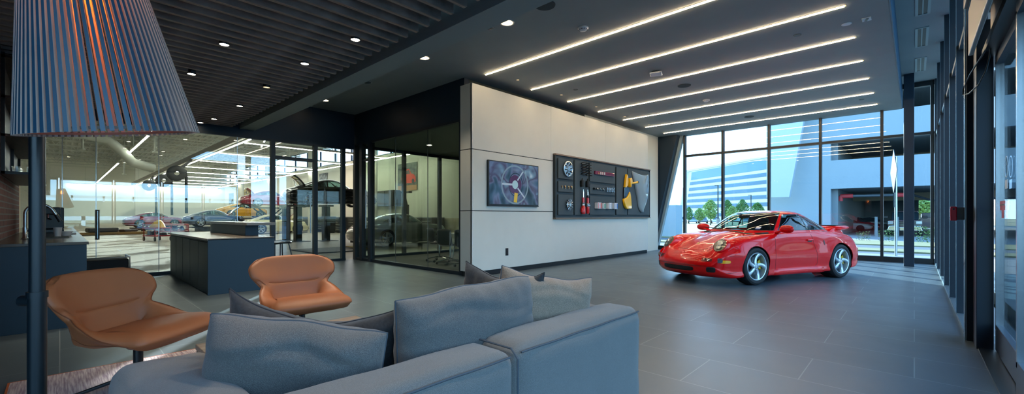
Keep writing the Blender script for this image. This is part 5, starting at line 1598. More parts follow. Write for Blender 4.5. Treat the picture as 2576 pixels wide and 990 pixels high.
            MB().cbox((.52, sd * .78, .895), (.10, .12, .035), 0, sd * R(18)).build('mirror_stalk', paint, t, bevel=.012, seg=3)
        # rocker panels
        for sd in (-1, 1):
            P = []
            for i in range(25):
                x = .74 - 1.36 * i / 24
                w_ = interp(tW, x) + .012 + .03 * smoothstep(-.25, -.7, x) - .05 * smoothstep(.60, .76, x) - .05 * smoothstep(-.50, -.62, x)
                P.append([(x, sd * (w_ - .06), .255), (x, sd * (w_ - .012), .235), (x, sd * (w_ + .004), .19), (x, sd * (w_ - .01), .14), (x, sd * (w_ - .10), .125)])
            MB().grid(P).build('side_skirt', paint, t, smooth=True, ang=0)
        # badge, wipers, cowl
        surf_patch((1.60, 0, 2), (0, 1, 0), (1, 0, 0), (0, 0, -1), .022, .028, .003, expo=2.5).build('hood_badge', mat('badge_gold', '#c8962a', 0.25, metal=0.8), t, smooth=True)
        surf_patch((.845, 0, 2), (0, 1, 0), (1, 0, 0), (0, 0, -1), .52, .035, .004).build('cowl_vent', M_gril, t, smooth=True)
        for y0, y1 in ((.42, -.10), (-.12, -.60)):
            MB().tube([(.82, y0, .915), (.80, (y0 + y1) / 2, .935), (.77, y1, .945)], .008, 6).build('wiper', M_gril, t)
        MB().cbox((.70, -.50 + 1.02, .965), (.004, .09, .05), 0, 0, R(-52)).build('windscreen_sticker', mat('sticker_white', '#dfe3ea', 0.5), t)
        MB().cbox((.725, -.50 + 1.02, .94), (.004, .09, .02), 0, 0, R(-52)).build('sticker_band', mat('sticker_blue', '#2f62b8', 0.5), t)
    if wing:
        P = []
        for i in range(17):
            f = -1 + i / 8
            y = .62 * f; e = max(0, 1 - abs(f) ** 5) ** .5
            xr_ = -2.06 + .10 * f * f; xf_ = -1.50 - .10 * f * f
            row = []
            for k in range(24):
                a = 2 * PI * k / 24
                cx_ = (xr_ + xf_) / 2; hx = (xf_ - xr_) / 2
                row.append((cx_ + hx * math.copysign(abs(math.cos(a)) ** .6, math.cos(a)) * (.25 + .75 * e), y, 0.935 + .012 * math.cos(a) * -1 + .046 * math.copysign(abs(math.sin(a)) ** .8, math.sin(a)) * (.3 + .7 * e)))
            P.append(row)
        b_ = MB().grid(P, closed_u=True); n0 = len(P[0])
        b_.f.append(tuple(range(n0 - 1, -1, -1))); b_.f.append(tuple(16 * n0 + k for k in range(n0)))
        b_.build('rear_wing', paint, t, smooth=True, ang=60)
        P = []
        for (z, xa, xb, w_) in ((.78, -1.28, -1.98, .55), (.88, -1.32, -1.93, .50), (.93, -1.46, -1.96, .50)):
            P.append([((xa + xb) / 2 + (xa - xb) / 2 * math.copysign(abs(math.cos(2 * PI * k / 32)) ** .5, math.cos(2 * PI * k / 32)), w_ * math.copysign(abs(math.sin(2 * PI * k / 32)) ** .5, math.sin(2 * PI * k / 32)), z) for k in range(32)])
        MB().grid(P, closed_u=True).build('wing_base', paint, t, smooth=True, ang=60)
        MB().cbox((-1.78, 0, .982), (.32, .92, .006)).build('wing_grille', M_gril, t, bevel=.002)
    return t
CS = 1.0
car = make_car('sports_car', 'glossy red sports coupe with a rear wing parked in the showroom', M_red)
car.location = (-2.252, 9.526, 0); car.rotation_euler = (0, 0, R(-113.3)); car.scale = (CS, CS, CS)
# ================================================================ WORKSHOP BEYOND THE GLASS
M_shopw = mat('workshop_wall', '#d8d6c8', 0.75)
M_shopfl = tile_mat('workshop_floor', '#a39c8c', '#aca595', '#918a7c', 0.4, 0.4, 0.006, rough=0.45, cn=0.12, offset=0.0)
M_shopc = mat('workshop_ceiling', '#aeb0a4', 0.8)
SX = -62.0
S('floor_workshop', MB().box(SX, -11.06, -9.0, 14.2, -0.12, -0.002), M_shopfl)
S('wall_workshop_back', MB().box(SX - 0.2, SX, -9, 14.2, 0, 7.2), M_shopw)
S('wall_workshop_side', MB().box(SX, -6.5, 14.0, 14.2, 0, 5.0), M_shopw)
S('wall_workshop_side_top', MB().box(SX, -6.5, 14.0, 14.2, 6.45, 7.2), M_shopw)
S('wall_workshop_left', MB().box(SX, -11.1, -9.2, -9.0, 0, 7.2), M_shopw)
S('wall_workshop_lobby', MB().box(-11.3, -11.1, -9.0, 9.6, 3.4, 7.2), M_shopw)
S('wall_workshop_inner', MB().box(-6.6, -6.45, 9.7, 14.2, 0, 7.2), M_shopw)
S('wall_workshop_side_solid', MB().box(-22.3, -6.5, 13.99, 14.2, 5.0, 6.45), M_shopw)
S('ceiling_workshop', MB().box(SX, -6.4, -9.2, 14.2, 7.0, 7.2), M_shopc)
S('wall_band', MB().box(SX, -6.6, 13.985, 14.0, 0.0, 1.05), mat('band_beige', '#b6ac90', 0.7))
cw = thing('window_6', 'clerestory band high on the workshop side wall', 'window', (0, 14.1, 5.0)); cw['kind'] = 'structure'
MB().box(SX, -22.3, -0.04, 0.04, 0.0, 0.06).build('sill', M_frame, cw)
MB().box(SX, -22.3, -0.04, 0.04, 1.40, 1.46).build('head', M_frame, cw)
x = -60.0
while x < -22.3:
    MB().box(x - 0.04, x + 0.04, -0.05, 0.05, 0, 1.45).build('mullion', M_frame, cw)
    x += 2.6
MB().box(SX, -22.3, -0.004, 0.004, 0.06, 1.4).build('pane', glass_mat('clerestory_glass', (0.9, 0.95, 1.0), 0.6, 1.45), cw)
# round columns against the side wall
for x in (-50.5, -41.5, -32.5, -23.5):
    o = MB().lathe([(0.26, 0), (0.26, 7.0)], n=24).build('workshop_column', M_shopw, None, smooth=True); o.location = (x, 12.82, 0); o['kind'] = 'structure'
o = MB().box(-0.5, 0.5, -0.4, 0.4, 0, 7.0).build('workshop_pier', M_shopw); o.location = (-60.5, 5.9, 0); o['kind'] = 'structure'
# open web joists and deck ribs
M_joist = mat('joist_paint', '#b9bbb0', 0.7)
jt = thing('ceiling_joists', 'white painted open web joists under the workshop deck', 'ceiling'); jt['kind'] = 'structure'
j0 = None
for k in range(16):
    x = -14.0 - 3.0 * k
    if j0 is None:
        b = MB().box(-0.05, 0.05, -9, 14, 6.80, 6.88).box(-0.05, 0.05, -9, 14, 6.15, 6.22)
        y = -9.0; up = False
        while y < 13.8:
            b.bar((0, y, 6.18 if not up else 6.84), (0, y + 0.55, 6.84 if not up else 6.18), 0.035); up = not up; y += 0.55
        j0 = b.build('joist', M_joist, jt)
        j0.location = (x, 0, 0)
    else:
        c = j0.copy(); COL.objects.link(c); c.location = (x, 0, 0)
for y in (-6, -1, 4, 9.5, 12.8):
    MB().box(SX, -11.3, y - 0.08, y + 0.08, 6.45, 6.8).build('girder', M_joist, jt)
b = MB()
y = -8.8
while y < 14: b.box(SX, -11.3, y, y + 0.08, 6.93, 7.0); y += 0.35
b.build('deck_ribs', M_joist, jt)
# light lines: one long along the bay, one along the wall, cross runs between
M_sl = mat('workshop_led', '#ffffff', 0.4, emit='#fff6e4', estr=20.0)
def led(a, b_, lb, w=0.06):
    a = Vector(a); b_ = Vector(b_); c = (a + b_) / 2; d = b_ - a
    t = thing('workshop_light', lb, 'ceiling light', c, math.atan2(d.y, d.x), 'linear lights hung in the workshop')
    L = d.length / 2
    MB().box(-L, L, -w / 2, w / 2, -0.03, -0.005).build('diffuser', M_sl, t)
    MB().box(-L, L, -w / 2 - 0.01, w / 2 + 0.01, 0.0, 0.10).build('housing', M_shopw, t)
    b = MB()
    for xx in (-L * .8, 0, L * .8): b.box(xx - .012, xx + .012, -.012, .012, 0.1, 6.16 - a.z)
    if abs(d.y) > abs(d.x): b.box(.488 if d.y > 0 else -.512, .512 if d.y > 0 else -.488, -.012, .012, 0.1, 6.47 - a.z)
    b.build('suspension_rod', M_joist, t)
    return t
led((-20.3, 5.5, 4.4), (-61.5, 5.5, 4.4), 'longest workshop light line running away beside the hose reels')
led((-18.0, 12.5, 4.4), (-61.5, 12.5, 4.4), 'workshop light line running along the side wall under the windows')
LB = ['nearest cross light run above the lifted car', 'second cross light run of the workshop', 'third cross light run of the workshop', 'fourth cross light run of the workshop', 'fifth cross light run of the workshop', 'sixth cross light run of the workshop', 'seventh cross light run of the workshop', 'eighth cross light run near the back wall', 'ninth cross light run closest to the back wall']
for k in range(9): led((-21.5 - 4.4 * k, 5.6, 4.4), (-21.5 - 4.4 * k, 12.4, 4.4), LB[k], 0.05)
led((-19.5, 2.44, 4.4), (-31.0, 2.44, 4.4), 'separate workshop light line left of the long one, nearer piece')
led((-35.5, 2.46, 4.4), (-60.0, 2.46, 4.4), 'separate workshop light line left of the long one, farther piece')
led((-21.0, 6.6, 5.3), (-28.5, 8.3, 5.3), 'single slanting workshop light bar above the others', 0.05)
led((-61.7, 0.5, 4.4), (-61.7, 13.5, 4.4), 'light line across the top of the workshop back wall')
MB_ = MB().box(-61.5, -20.3, 5.30, 5.42, 4.45, 4.75)
o = MB_.build('cable_tray', mat('tray_bronze', '#6d6250', 0.5)); tag(o, 'bronze cable tray above the long workshop light line', 'cable tray')
# drop rods
for i, (x, y) in enumerate(((-24, 1.8), (-27, 3.2), (-31, 0.8), (-34, 3.0), (-38, 1.6), (-43, 3.3))):
    o = MB().lathe([(0.05, 4.6 - 0.3 * (i % 2)), (0.05, 7.0)], n=12).lathe([(0.12, 4.55 - 0.3 * (i % 2)), (0.12, 4.62 - 0.3 * (i % 2))], n=12).build('ceiling_drop_pole', M_joist, None, smooth=True)
    o.location = (x, y, 0); tag(o, 'white drop pole hanging from the workshop ceiling left of the hose reels', 'pole', 'white drop poles')
pts = [(-27, -3.5, 5.0), (-27.3, -1.5, 5.0), (-27.8, 0.5, 4.95), (-28, 1.6, 4.8), (-28.1, 2.1, 4.3), (-28.2, 2.5, 3.8), (-28.4, 3.3, 3.6)]
o = MB().tube(pts, 0.22, 18).build('air_duct', M_joist, None, smooth=True); tag(o, 'white painted bent air duct in the workshop ceiling', 'duct')
# hose reels
def reel(x, y, z, lb, hose=1.6):
    t = thing('hose_reel', lb, 'hose reel', (x, y, z), 0, 'black exhaust hose reels')
    MB().lathe([(0.36, -0.16), (0.44, -0.15), (0.44, -0.12), (0.33, -0.11), (0.33, 0.11), (0.44, 0.12), (0.44, 0.15), (0.36, 0.16), (0.12, 0.14)], n=36, axis='x', cap=False).build('drum', M_black, t, smooth=True)
    b = MB()
    for k in range(4): b.lathe([(0.345 + 0.04, -0.1 + k * 0.05), (0.385 + 0.02, -0.08 + k * 0.05), (0.385, -0.06 + k * 0.05)], n=30, axis='x', cap=False)
    b.build('wound_hose', mat('hose_black', '#101214', 0.6), t, smooth=True)
    MB().bar((0, 0.1, 0.1), (0, 5.36 - y, 4.5 - z), 0.10).bar((0, -0.1, 0.05), (0, 5.3 - y, 4.48 - z), 0.07).build('bracket', M_black, t)
    MB().tube([(0, 0.20, 0.38), (0, 0.42, 0.18), (0, 0.46, -0.2), (0, 0.47, -hose)], 0.075, 12).build('hanging_hose', mat('hose_black', '#101214', 0.6), t, smooth=True)
reel(-31.0, 4.62, 3.62, 'nearest black hose reel, rightmost below the long light line', 2.3)
reel(-38.0, 4.95, 3.62, 'middle black hose reel below the long light line', 2.4)
reel(-46.0, 5.05, 3.68, 'farthest black hose reel, leftmost below the long light line', 2.5)
# lifts
def lift_post(x, y, h, lb, g='black car lift posts'):
    t = thing('lift_post', lb, 'car lift', (x, y, 0), 0, g)
    MB().box(-0.15, 0.15, -0.14, 0.14, 0.02, h).build('post', mat('lift_black', '#1b1f20', 0.45), t, bevel=0.01)
    MB().box(-0.45, 0.45, -0.40, 0.40, 0, 0.02).build('floor_plate', mat('plate_dark', '#34383a', 0.5), t)
    MB().cbox((0, 0, h + 0.04), (1.0, 0.3, 0.08)).build('lift_arm', mat('lift_black', '#1b1f20', 0.45), t)
lift_post(-21.75, 7.40, 1.60, 'left thin lift post under the dark raised car')
lift_post(-20.6, 7.50, 1.60, 'middle lift post under the dark raised car')
lift_post(-20.2, 8.62, 1.60, 'right lift post nearest the dark raised car')
PA = {'red_car_paint': None}
def paint(name, c, **k): return mat(name, c, 0.22, coat=1.0, **k)
P_blk, P_crm, P_yel, P_nvy, P_red2, P_slv = paint('black_car_paint', '#10151a'), paint('cream_car_paint', '#d9cf9e'), paint('yellow_car_paint', '#e0a21c'), paint('navy_car_paint', '#1d2940'), paint('crimson_car_paint', '#8e1a30'), mat('silver_car_paint', '#8a908c', 0.28, metal=0.6, coat=1.0)
base = make_car('sports_car', 'dark sports coupe raised on the workshop lift with its engine lid open', P_blk, detail=False, twist=False, wing=False)
def lid(t, m, fwd=False, L=0.62):
    if not fwd:
        P = []
        for i in range(9):
            f = i / 8
            P.append([(-1.22 - L * f * .72, y * (1 - .12 * f), .98 + L * f * .72 + .05 * math.sin(PI * f)) for y in (-.50, -.25, 0, .25, .50)])
        o = MB().grid(P).build('engine_lid', m, t, smooth=True); md = o.modifiers.new('s', 'SOLIDIFY'); md.thickness = .04
        MB().bar((-1.45, .40, .93), (-1.55, .44, 1.25), .02).build('lid_strut', M_gril, t)
    else:
        P = []
        for i in range(9):
            f = i / 8
            P.append([(.90 + .72 * f, y, .90 + .62 * f + .03 * math.sin(PI * f)) for y in (-.42, -.2, 0, .2, .42)])
        o = MB().grid(P).build('front_hood', m, t, smooth=True); md = o.modifiers.new('s', 'SOLIDIFY'); md.thickness = .03
        MB().box(.95, 1.70, -.38, .38, .70, .80).build('trunk_well', M_gril, t)
plain = [base]
def shopcar(lb, p, loc, rz=R(90), lids=()):
    c = dup(base0, loc, rz, lb, matmap={'black_car_paint': p})
    for l in lids: lid(c, p, l)
    return c
base0 = base
silver = shopcar('silver grey sports coupe parked behind the conference room', P_slv, (-15.4, 9.62, 0))
cream = shopcar('cream classic coupe with a front hood parked under the lifted cars', P_crm, (-31.5, 10.0, 0), lids=(True,))
yel = shopcar('yellow coupe raised at the back of the workshop', P_yel, (-44.0, 11.3, 1.0), lids=(True,))
nvy = shopcar('dark navy coupe with an open front hood behind the counter ledge', P_nvy, (-40.0, 8.4, 0.35), lids=(True,))
nv2 = shopcar('dark red low coupe at the far left behind the red carts', P_red2, (-47.0, 5.6, 0.2))
redl = shopcar('dark red raised coupe with a lifted engine lid at the glass frame', P_red2, (-37.0, 11.4, 1.85), lids=(False,))
base.location = (-20.4, 8.95, 1.60); base.rotation_euler = (0, 0, R(80))
lid(base, P_blk)
# side lamps for the silver car
for c in (silver,):
    MB().cbox((-1.86, .72, .62), (.16, .20, .07), R(-25)).build('tail_lamp', mat('tail_red', '#a01018', 0.15, coat=1.0), c, bevel=.02)
# black support decks under raised cars in the back
for x, y, h, lb in ((-44.0, 11.3, .98, 'far dark scissor lift under the yellow coupe'), (-37.0, 11.4, 1.83, 'dark lift deck under the dark red coupe'), (-40.0, 8.4, .33, 'low dark lift deck under the navy coupe'), (-47.0, 5.6, .18, 'lowest dark deck under the far left red coupe')):
    t = thing('lift_deck', lb, 'car lift', (x, y, 0))
    MB().box(-.75, -.45, -1.6, 1.6, h - .08, h).box(.45, .75, -1.6, 1.6, h - .08, h).build('runway', mat('lift_black', '#1b1f20', 0.45), t)
    if h > .5: MB().bar((0.6, -1.0, 0), (0.6, 1.0, h - .08), .08).bar((0.6, 1.0, 0), (0.6, -1.0, h - .08), .08).bar((-.6, -1.0, 0), (-.6, 1.0, h - .08), .08).bar((-.6, 1.0, 0), (-.6, -1.0, h - .08), .08).build('scissor_arms', mat('lift_black', '#1b1f20', 0.45), t)
    else: MB().box(-.7, .7, -1.2, 1.2, 0, h - .08).build('frame', mat('lift_black', '#1b1f20', 0.45), t)
# tool cabinets along the wall
M_tool = mat('tool_black', '#1a1d1d', 0.4)
for k in range(9):
    x = -34.2 + 1.9 * k
    if x > -18.5: break
    t = thing('tool_cabinet', 'black workshop tool cabinet with steel handles against the side wall', 'cabinet', (x, 13.55, 0), 0, 'black tool cabinets on the workshop wall')
    MB().box(-0.92, 0.92, -0.40, 0.4, 0.1, 1.05).build('body', M_tool, t)
    MB().box(-0.95, 0.95, -0.43, 0.4, 1.05, 1.10).build('top', mat('steel_top', '#8c9296', 0.3, metal=0.8), t)
    for c_ in range(2):
        for r_ in range(5):
            MB().box(-0.86 + 0.9 * c_, -0.06 + 0.9 * c_, -0.425, -0.405, 0.22 + 0.165 * r_, 0.25 + 0.165 * r_).build('drawer_handle', M_alu, t)
for k, x in enumerate((-25.6, -23.3)):
    t = thing('wall_cabinet', ['black wall cabinet above the workshop bench, farthest', 'black wall cabinet above the bench, nearer of the two', 'black wall cabinet above the bench behind the silver car', 'black wall cabinet nearest the red car poster'][k], 'cabinet', (x, 13.8, 1.75))
    MB().box(-1.0, 1.0, -0.35, 0.2, 0, 0.95).build('body', M_tool, t, bevel=0.02)
    MB().box(-0.02, 0.02, -0.37, -0.34, 0.05, 0.9).build('door_gap', M_gril, t)
t = thing('waste_bin', 'tall black wheeled bin in front of the tool cabinets', 'bin', (-28.9, 12.5, 0))
MB().prism([(-0.3, 0.08), (0.3, 0.08), (0.36, 1.05), (-0.36, 1.05)], -0.35, 0.35, 'y').box(-.3, -.2, -.3, .3, 0, .1).box(.2, .3, -.3, .3, 0, .1).build('body', M_tool, t, bevel=0.02)
MB().box(-0.38, 0.38, -0.38, 0.38, 1.05, 1.12).build('lid', M_tool, t, bevel=0.02)
t = thing('floor_lift_recess', 'dark recessed lift frame in the pale workshop floor', 'car lift', (-14.5, 6.3, 0))
MB().box(-1.0, 1.0, -0.9, 1.0, -0.001, 0.03).build('cover', mat('plate_dark', '#34383a', 0.5), t)
MB().box(-0.9, 0.9, 1.0, 1.06, 0.0, 0.05).build('yellow_edge', mat('safety_yellow', '#a8922a', 0.5), t)
# posters: red car, and small framed ones
def poster(lb, x, z, w, h, c1, c2, car_=False):
    t = thing('poster', lb, 'poster', (x, 13.98, z))
    m = bpy.data.materials.new('poster_print'); m.use_nodes = True; nt = m.node_tree; bs = nt.nodes['Principled BSDF']
    tc = nt.nodes.new('ShaderNodeTexCoord'); n = nt.nodes.new('ShaderNodeTexNoise'); n.inputs['Scale'].default_value = 3.5; n.inputs['Detail'].default_value = 3
    nt.links.new(tc.outputs['Object'], n.inputs['Vector']); rp = nt.nodes.new('ShaderNodeValToRGB'); rp.color_ramp.elements[0].position = .4; rp.color_ramp.elements[1].position = .62
    rp.color_ramp.elements[0].color = lin(c1); rp.color_ramp.elements[1].color = lin(c2); nt.links.new(n.outputs['Fac'], rp.inputs[0]); nt.links.new(rp.outputs[0], bs.inputs['Base Color'])
    MB().box(-w / 2, w / 2, -0.03, 0.0, -h / 2, h / 2).build('canvas', m, t)
    if car_:
        MB().prism([(-.55, -.35), (-.62, -.05), (-.42, .12), (-.25, .16), (-.12, .42), (.22, .46), (.42, .18), (.68, .12), (.88, -.05), (.88, -.32), (.5, -.38)], -0.036, -0.03, 'y').build('printed_car', mat('poster_red', '#cf2f1c', 0.5), t)
        MB().prism([(-.18, .16), (-.08, .36), (.18, .39), (.32, .17)], -0.040, -0.036, 'y').build('printed_glass', mat('poster_dark', '#202428', 0.5), t)
        MB().lathe([(.14, -0.041), (0, -0.041)], c=(-.30, 0, -.30), n=20, axis='y', cap=False).lathe([(.14, -0.041), (0, -0.041)], c=(.62, 0, -.28), n=20, axis='y', cap=False).build('printed_wheel', mat('poster_dark', '#202428', 0.5), t)
        MB().box(-w / 2, w / 2, -0.035, -0.03, -h / 2, -h / 2 + .3).build('printed_ground', mat('poster_sand', '#b98a66', 0.6), t)
poster('large poster of a classic red car on the workshop wall', -21.6, 3.45, 2.0, 1.6, '#27333b', '#5f6b62', True)
poster('gold and green poster on the far workshop wall', -53.6, 3.25, 2.6, 1.5, '#2c2a18', '#b29b3d')
poster('grey toned poster at the far end of the workshop wall', -59.0, 3.2, 1.8, 1.3, '#3c4a50', '#7b8b90')
poster('small dark poster above the lifted car hood', -33.2, 3.9, 1.4, 1.1, '#1d2022', '#82868a')
# parts trolleys on the floor, left side
def cart(x, y, lb, rz, c='#9c1b22', sc=(1, 1, 1)):
    t = thing('parts_cart', lb, 'cart', (x, y, 0), rz, 'red wheeled parts carts')
    m = mat('cart_red', c, 0.4)
    for z in (0.22, 0.58):
        MB().box(-0.85, 0.85, -0.45, 0.45, z, z + 0.05).build('shelf', m, t, bevel=0.01)
    for sx in (-0.8, 0.8):
        for sy in (-0.4, 0.4):
            MB().box(sx - .02, sx + .02, sy - .02, sy + .02, 0.2, 0.62).build('post', m, t)
            MB().lathe([(0, -.03), (.10, -.03), (.10, .03), (0, .03)], c=(sx, sy, .10), n=16, axis='y', cap=False).build('caster', M_black, t)
    random.seed(int(abs(x * 10)))
    for k in range(4):
        cx_, cy_ = -0.6 + 0.38 * k, random.uniform(-.2, .2)
        m2 = [M_alu, M_black, mat('part_grey', '#6c7072', 0.5), mat('part_dark', '#2a2d30', 0.5)][k % 4]
        MB().lathe([(0, 0), (random.uniform(.10, .18), 0.0), (random.uniform(.08, .16), random.uniform(.08, .22)), (0, random.uniform(.1, .24))], c=(cx_, cy_, 0.27), n=14, cap=False).build('loaded_part', m2, t, smooth=True)
    t.scale = sc
    return t
cart(-25.9, 3.15, 'red wheeled cart carrying a yellow cloth bundle, nearest one', R(20), sc=(.55, .8, 1))
cart(-33.0, 4.7, 'red parts cart loaded with dark engine pieces left of the counter', R(80))
cart(-36.5, 5.2, 'red parts cart behind the loaded one', R(85))
cart(-41.0, 5.0, 'farther red parts cart near the hanging hoses', R(80))
o = MB().grid([[(x_, y_, 0.63 + 0.32 * max(0, 1 - (abs(x_) / .27) ** 2 - (abs(y_) / .3) ** 2) ** .7 * (1 + .25 * math.sin(9 * x_ + 5 * y_))) for x_ in [-.27 + .54 * i / 12 for i in range(13)]] for y_ in [-.3 + .6 * i / 12 for i in range(13)]]).build('cloth_bundle', mat('yellow_cloth', '#d8a830', 0.7), None, smooth=True)
o.location = (-25.9, 3.15, 0.0); tag(o, 'crumpled yellow cloth bundle on top of the nearest red cart', 'cloth')
t = thing('floor_creeper', 'low brown pallet with black parts on the workshop floor', 'pallet', (-36.5, 2.3, 0), R(90))
MB().box(-1.6, 1.6, -0.6, 0.6, 0.02, 0.16).build('deck', mat('pallet_wood', '#8a6a3c', 0.7), t, bevel=0.01)
MB().cbox((-.5, 0, .30), (1.4, .7, .26), .2).cbox((.7, .1, .24), (.8, .6, .15), .5).build('loaded_part', mat('part_dark', '#2a2d30', 0.5), t, bevel=0.06)
t = thing('work_table', 'thin legged steel work table behind the red carts', 'table', (-44.0, 6.9, 0), R(90))
MB().box(-1.4, 1.4, -0.5, 0.5, 0.9, 0.94).build('tabletop', M_alu, t)
for sx in (-1.35, 1.35):
    for sy in (-.45, .45): MB().box(sx - .03, sx + .03, sy - .03, sy + .03, 0, .9).build('leg', M_tool, t)
t = thing('lectern_stand', 'tall dark workshop lamp stand before the beige wall', 'stand', (-19.2, 12.4, 0))
MB().lathe([(0.10, 0), (0.10, 1.75)], n=12).build('pole', M_tool, t, smooth=True)
MB().tube([(0, 0, 1.7), (-.15, 0, 2.05), (-.18, 0, 2.35)], 0.05, 8).cbox((-.05, 0, 2.4), (.7, .2, .08)).build('head', M_tool, t)
# ================================================================ OUTSIDE
M_asph = mat('asphalt', '#5a6167', 0.9, noise=0.08, nscale=0.6)
M_walk = mat('sidewalk', '#8e8f8c', 0.85, noise=0.05, nscale=1.0)
M_grass = mat('grass', '#84825c', 0.95, noise=0.25, nscale=0.8)
M_dry = mat('dry_field', '#a59770', 0.95, noise=0.15, nscale=0.05)
def G(name, x0, x1, y0, y1, z, m): return S(name, MB().box(x0, x1, y0, y1, z - 0.2, z), m)
G('ground_field', -260, 320, -300, 330, -0.42, M_dry)
G('ground_sidewalk', -60, 40, 14.9, 18.3, -0.06, M_walk)
G('ground_entry_walk', 0.95, 9.0, -20, 18.3, -0.055, M_walk)
G('ground_street', -60, 60, 18.3, 20.2, -0.12, M_asph)
G('ground_verge', -60, 60, 20.2, 21.8, -0.07, M_grass)
G('ground_street_far', -60, 60, 21.8, 24.6, -0.12, M_asph)
G('ground_verge_far', -60, 60, 24.6, 28.4, -0.08, M_grass)
G('ground_lot', 9.0, 26.0, -40, 40, -0.11, M_asph)
G('ground_garage_apron', -9.2, 90, 28.4, 95, -0.38, M_walk)
G('ground_field_near', -60, -9.2, 28.4, 60, -0.2, M_dry)

def camxy(u, dep):
    return (-0.686 + u * 0.7276) * dep, (0.7276 + u * 0.686) * dep
# ---- parking garage across the street: facade in the plane Y = 30
M_gar = mat('garage_wall_shaded', '#8f9fa7', 0.85, noise=0.04, nscale=1.0)  # darker grey-blue: the facade's shade is put into the colour
M_garlit = mat('garage_wall_sunlit', '#b4bfc6', 0.8, noise=0.02)  # same wall colour lightened: sunlight on the slanted fin is painted in
gt = thing('parking_garage', 'pale concrete parking building with open decks across the street', 'building', (-4.83, 42, -0.4))
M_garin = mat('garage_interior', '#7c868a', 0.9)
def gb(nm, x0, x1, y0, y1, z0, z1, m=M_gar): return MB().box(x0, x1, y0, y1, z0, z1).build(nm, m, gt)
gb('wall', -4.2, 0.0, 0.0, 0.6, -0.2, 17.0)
levels = [(3.71, 5.95), (7.35, 9.38), (11.1, 13.4), (14.9, 17.0)]
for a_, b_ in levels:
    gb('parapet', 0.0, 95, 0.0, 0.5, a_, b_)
    gb('deck_slab', 0.0, 95, 0.5, 36, a_, a_ + 0.3, M_garin)
    gb('deck_beam', 0.4, 95, 12.0, 12.6, a_ - 0.7, a_, mat('beam_tan', '#a79d86', 0.8))
gb('inner_wall', -0.1, 0.4, 0.6, 36, 0.0, 14.0, M_garin)
gb('back_wall', 0.4, 5.2, 26, 26.4, 0.0, 3.7, M_garin)
for x, y in ((6.2, 16), (22, 12), (32, 12), (42, 2), (22, 2)):
    gb('column', x, x + 0.7, y, y + 0.7, 0.0, 14.0, M_garin)
MB().tube([(0.9, 1.2, 3.15), (4.4, 1.2, 3.15)], 0.12, 10).build('sprinkler_pipe', mat('pipe_grey', '#59656e', 0.4, metal=0.6), gt, smooth=True)
MB().tube([(0.5, 1.2, 3.15), (1.3, 1.2, 3.15)], 0.17, 10).tube([(3.9, 1.2, 3.15), (4.8, 1.2, 3.1)], 0.17, 10).tube([(0.5, 1.2, 3.15), (0.5, 1.2, 2.75)], 0.17, 10).build('red_pipe_joint', mat('pipe_red', '#b5343a', 0.5), gt, smooth=True)
MB().tube([(4.8, 1.2, 3.1), (5.6, 1.4, 2.75), (20.0, 1.4, 2.75)], 0.08, 8).build('black_pipe', M_black, gt, smooth=True)
for x in (2.7, 3.9): MB().lathe([(0.11, 0.0), (0.09, 1.5)], c=(x, 1.0, 0), n=10).build('bollard', mat('bollard_grey', '#6f7a7c', 0.6), gt)
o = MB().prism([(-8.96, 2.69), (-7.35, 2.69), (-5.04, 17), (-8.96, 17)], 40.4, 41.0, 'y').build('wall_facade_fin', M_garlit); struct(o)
# ---- office block far away, striped with windows
ob = thing('office_building', 'distant white office block with long dark window bands and a slanted end', 'building', (0, 0, 0))
M_off = mat('office_white', '#dfe6ea', 0.7)
M_offd = mat('office_glass', '#3d6f8a', 0.25, spec=0.6, noise=0.25, nscale=0.12)
M_offt = mat('office_top_glass', '#5f8ea0', 0.3, noise=0.2, nscale=0.15)
pl = Vector((*camxy(0.405, 132), 0)); pr = Vector((*camxy(0.69, 90), 0))
dv = (pr - pl); LEN = dv.length; dv.normalize(); nv_ = Vector((dv.y, -dv.x, 0))
if nv_.dot(-pl) < 0: nv_ = -nv_
def opoly(nm, pts, m, d0=0.0, d1=14.0):
    b = MB()
    A = [pl + dv * p[0] + nv_ * d0 + Vector((0, 0, p[1])) for p in pts]; B_ = [pl + dv * p[0] - nv_ * d1 + Vector((0, 0, p[1])) for p in pts]
    n = len(pts); b.v = [tuple(p) for p in A + B_]
    b.f = [tuple(range(n)), tuple(range(2 * n - 1, n - 1, -1))] + [(i, i + n, (i + 1) % n + n, (i + 1) % n) for i in range(n)]
    return b.build(nm, m, ob, fix=True)
opoly('shell', [(-3.0, -0.2), (LEN, -0.2), (LEN, 15.0), (1.6, 15.0)], M_off)
E8 = LEN
for k in range(7):
    z0 = 1.45 + 1.78 * k * 0.98
    x0 = -0.6 + (z0 / 15.0) * 4.0
    if k == 0: z0 = 0.75; x0 = -1
    if k < 6: opoly('window_band', [(x0 + .5, z0 + .25), (E8, z0 + .25), (E8, z0 + 1.15), (x0 + .75, z0 + 1.15)], M_offd, 0.12, -0.05)
opoly('top_glazing', [(3.2, 11.9), (E8, 12.2), (E8, 14.6), (3.6, 14.2)], M_offt, 0.12, -0.05)
opoly('roof_edge', [(1.55, 14.55), (E8, 14.9), (E8, 15.35), (1.45, 15.1)], M_off, 0.5, 14)
opoly('slanted_edge', [(-3.4, -0.2), (-2.7, -0.2), (2.05, 15.1), (1.45, 15.1)], M_off, 0.5, 14)
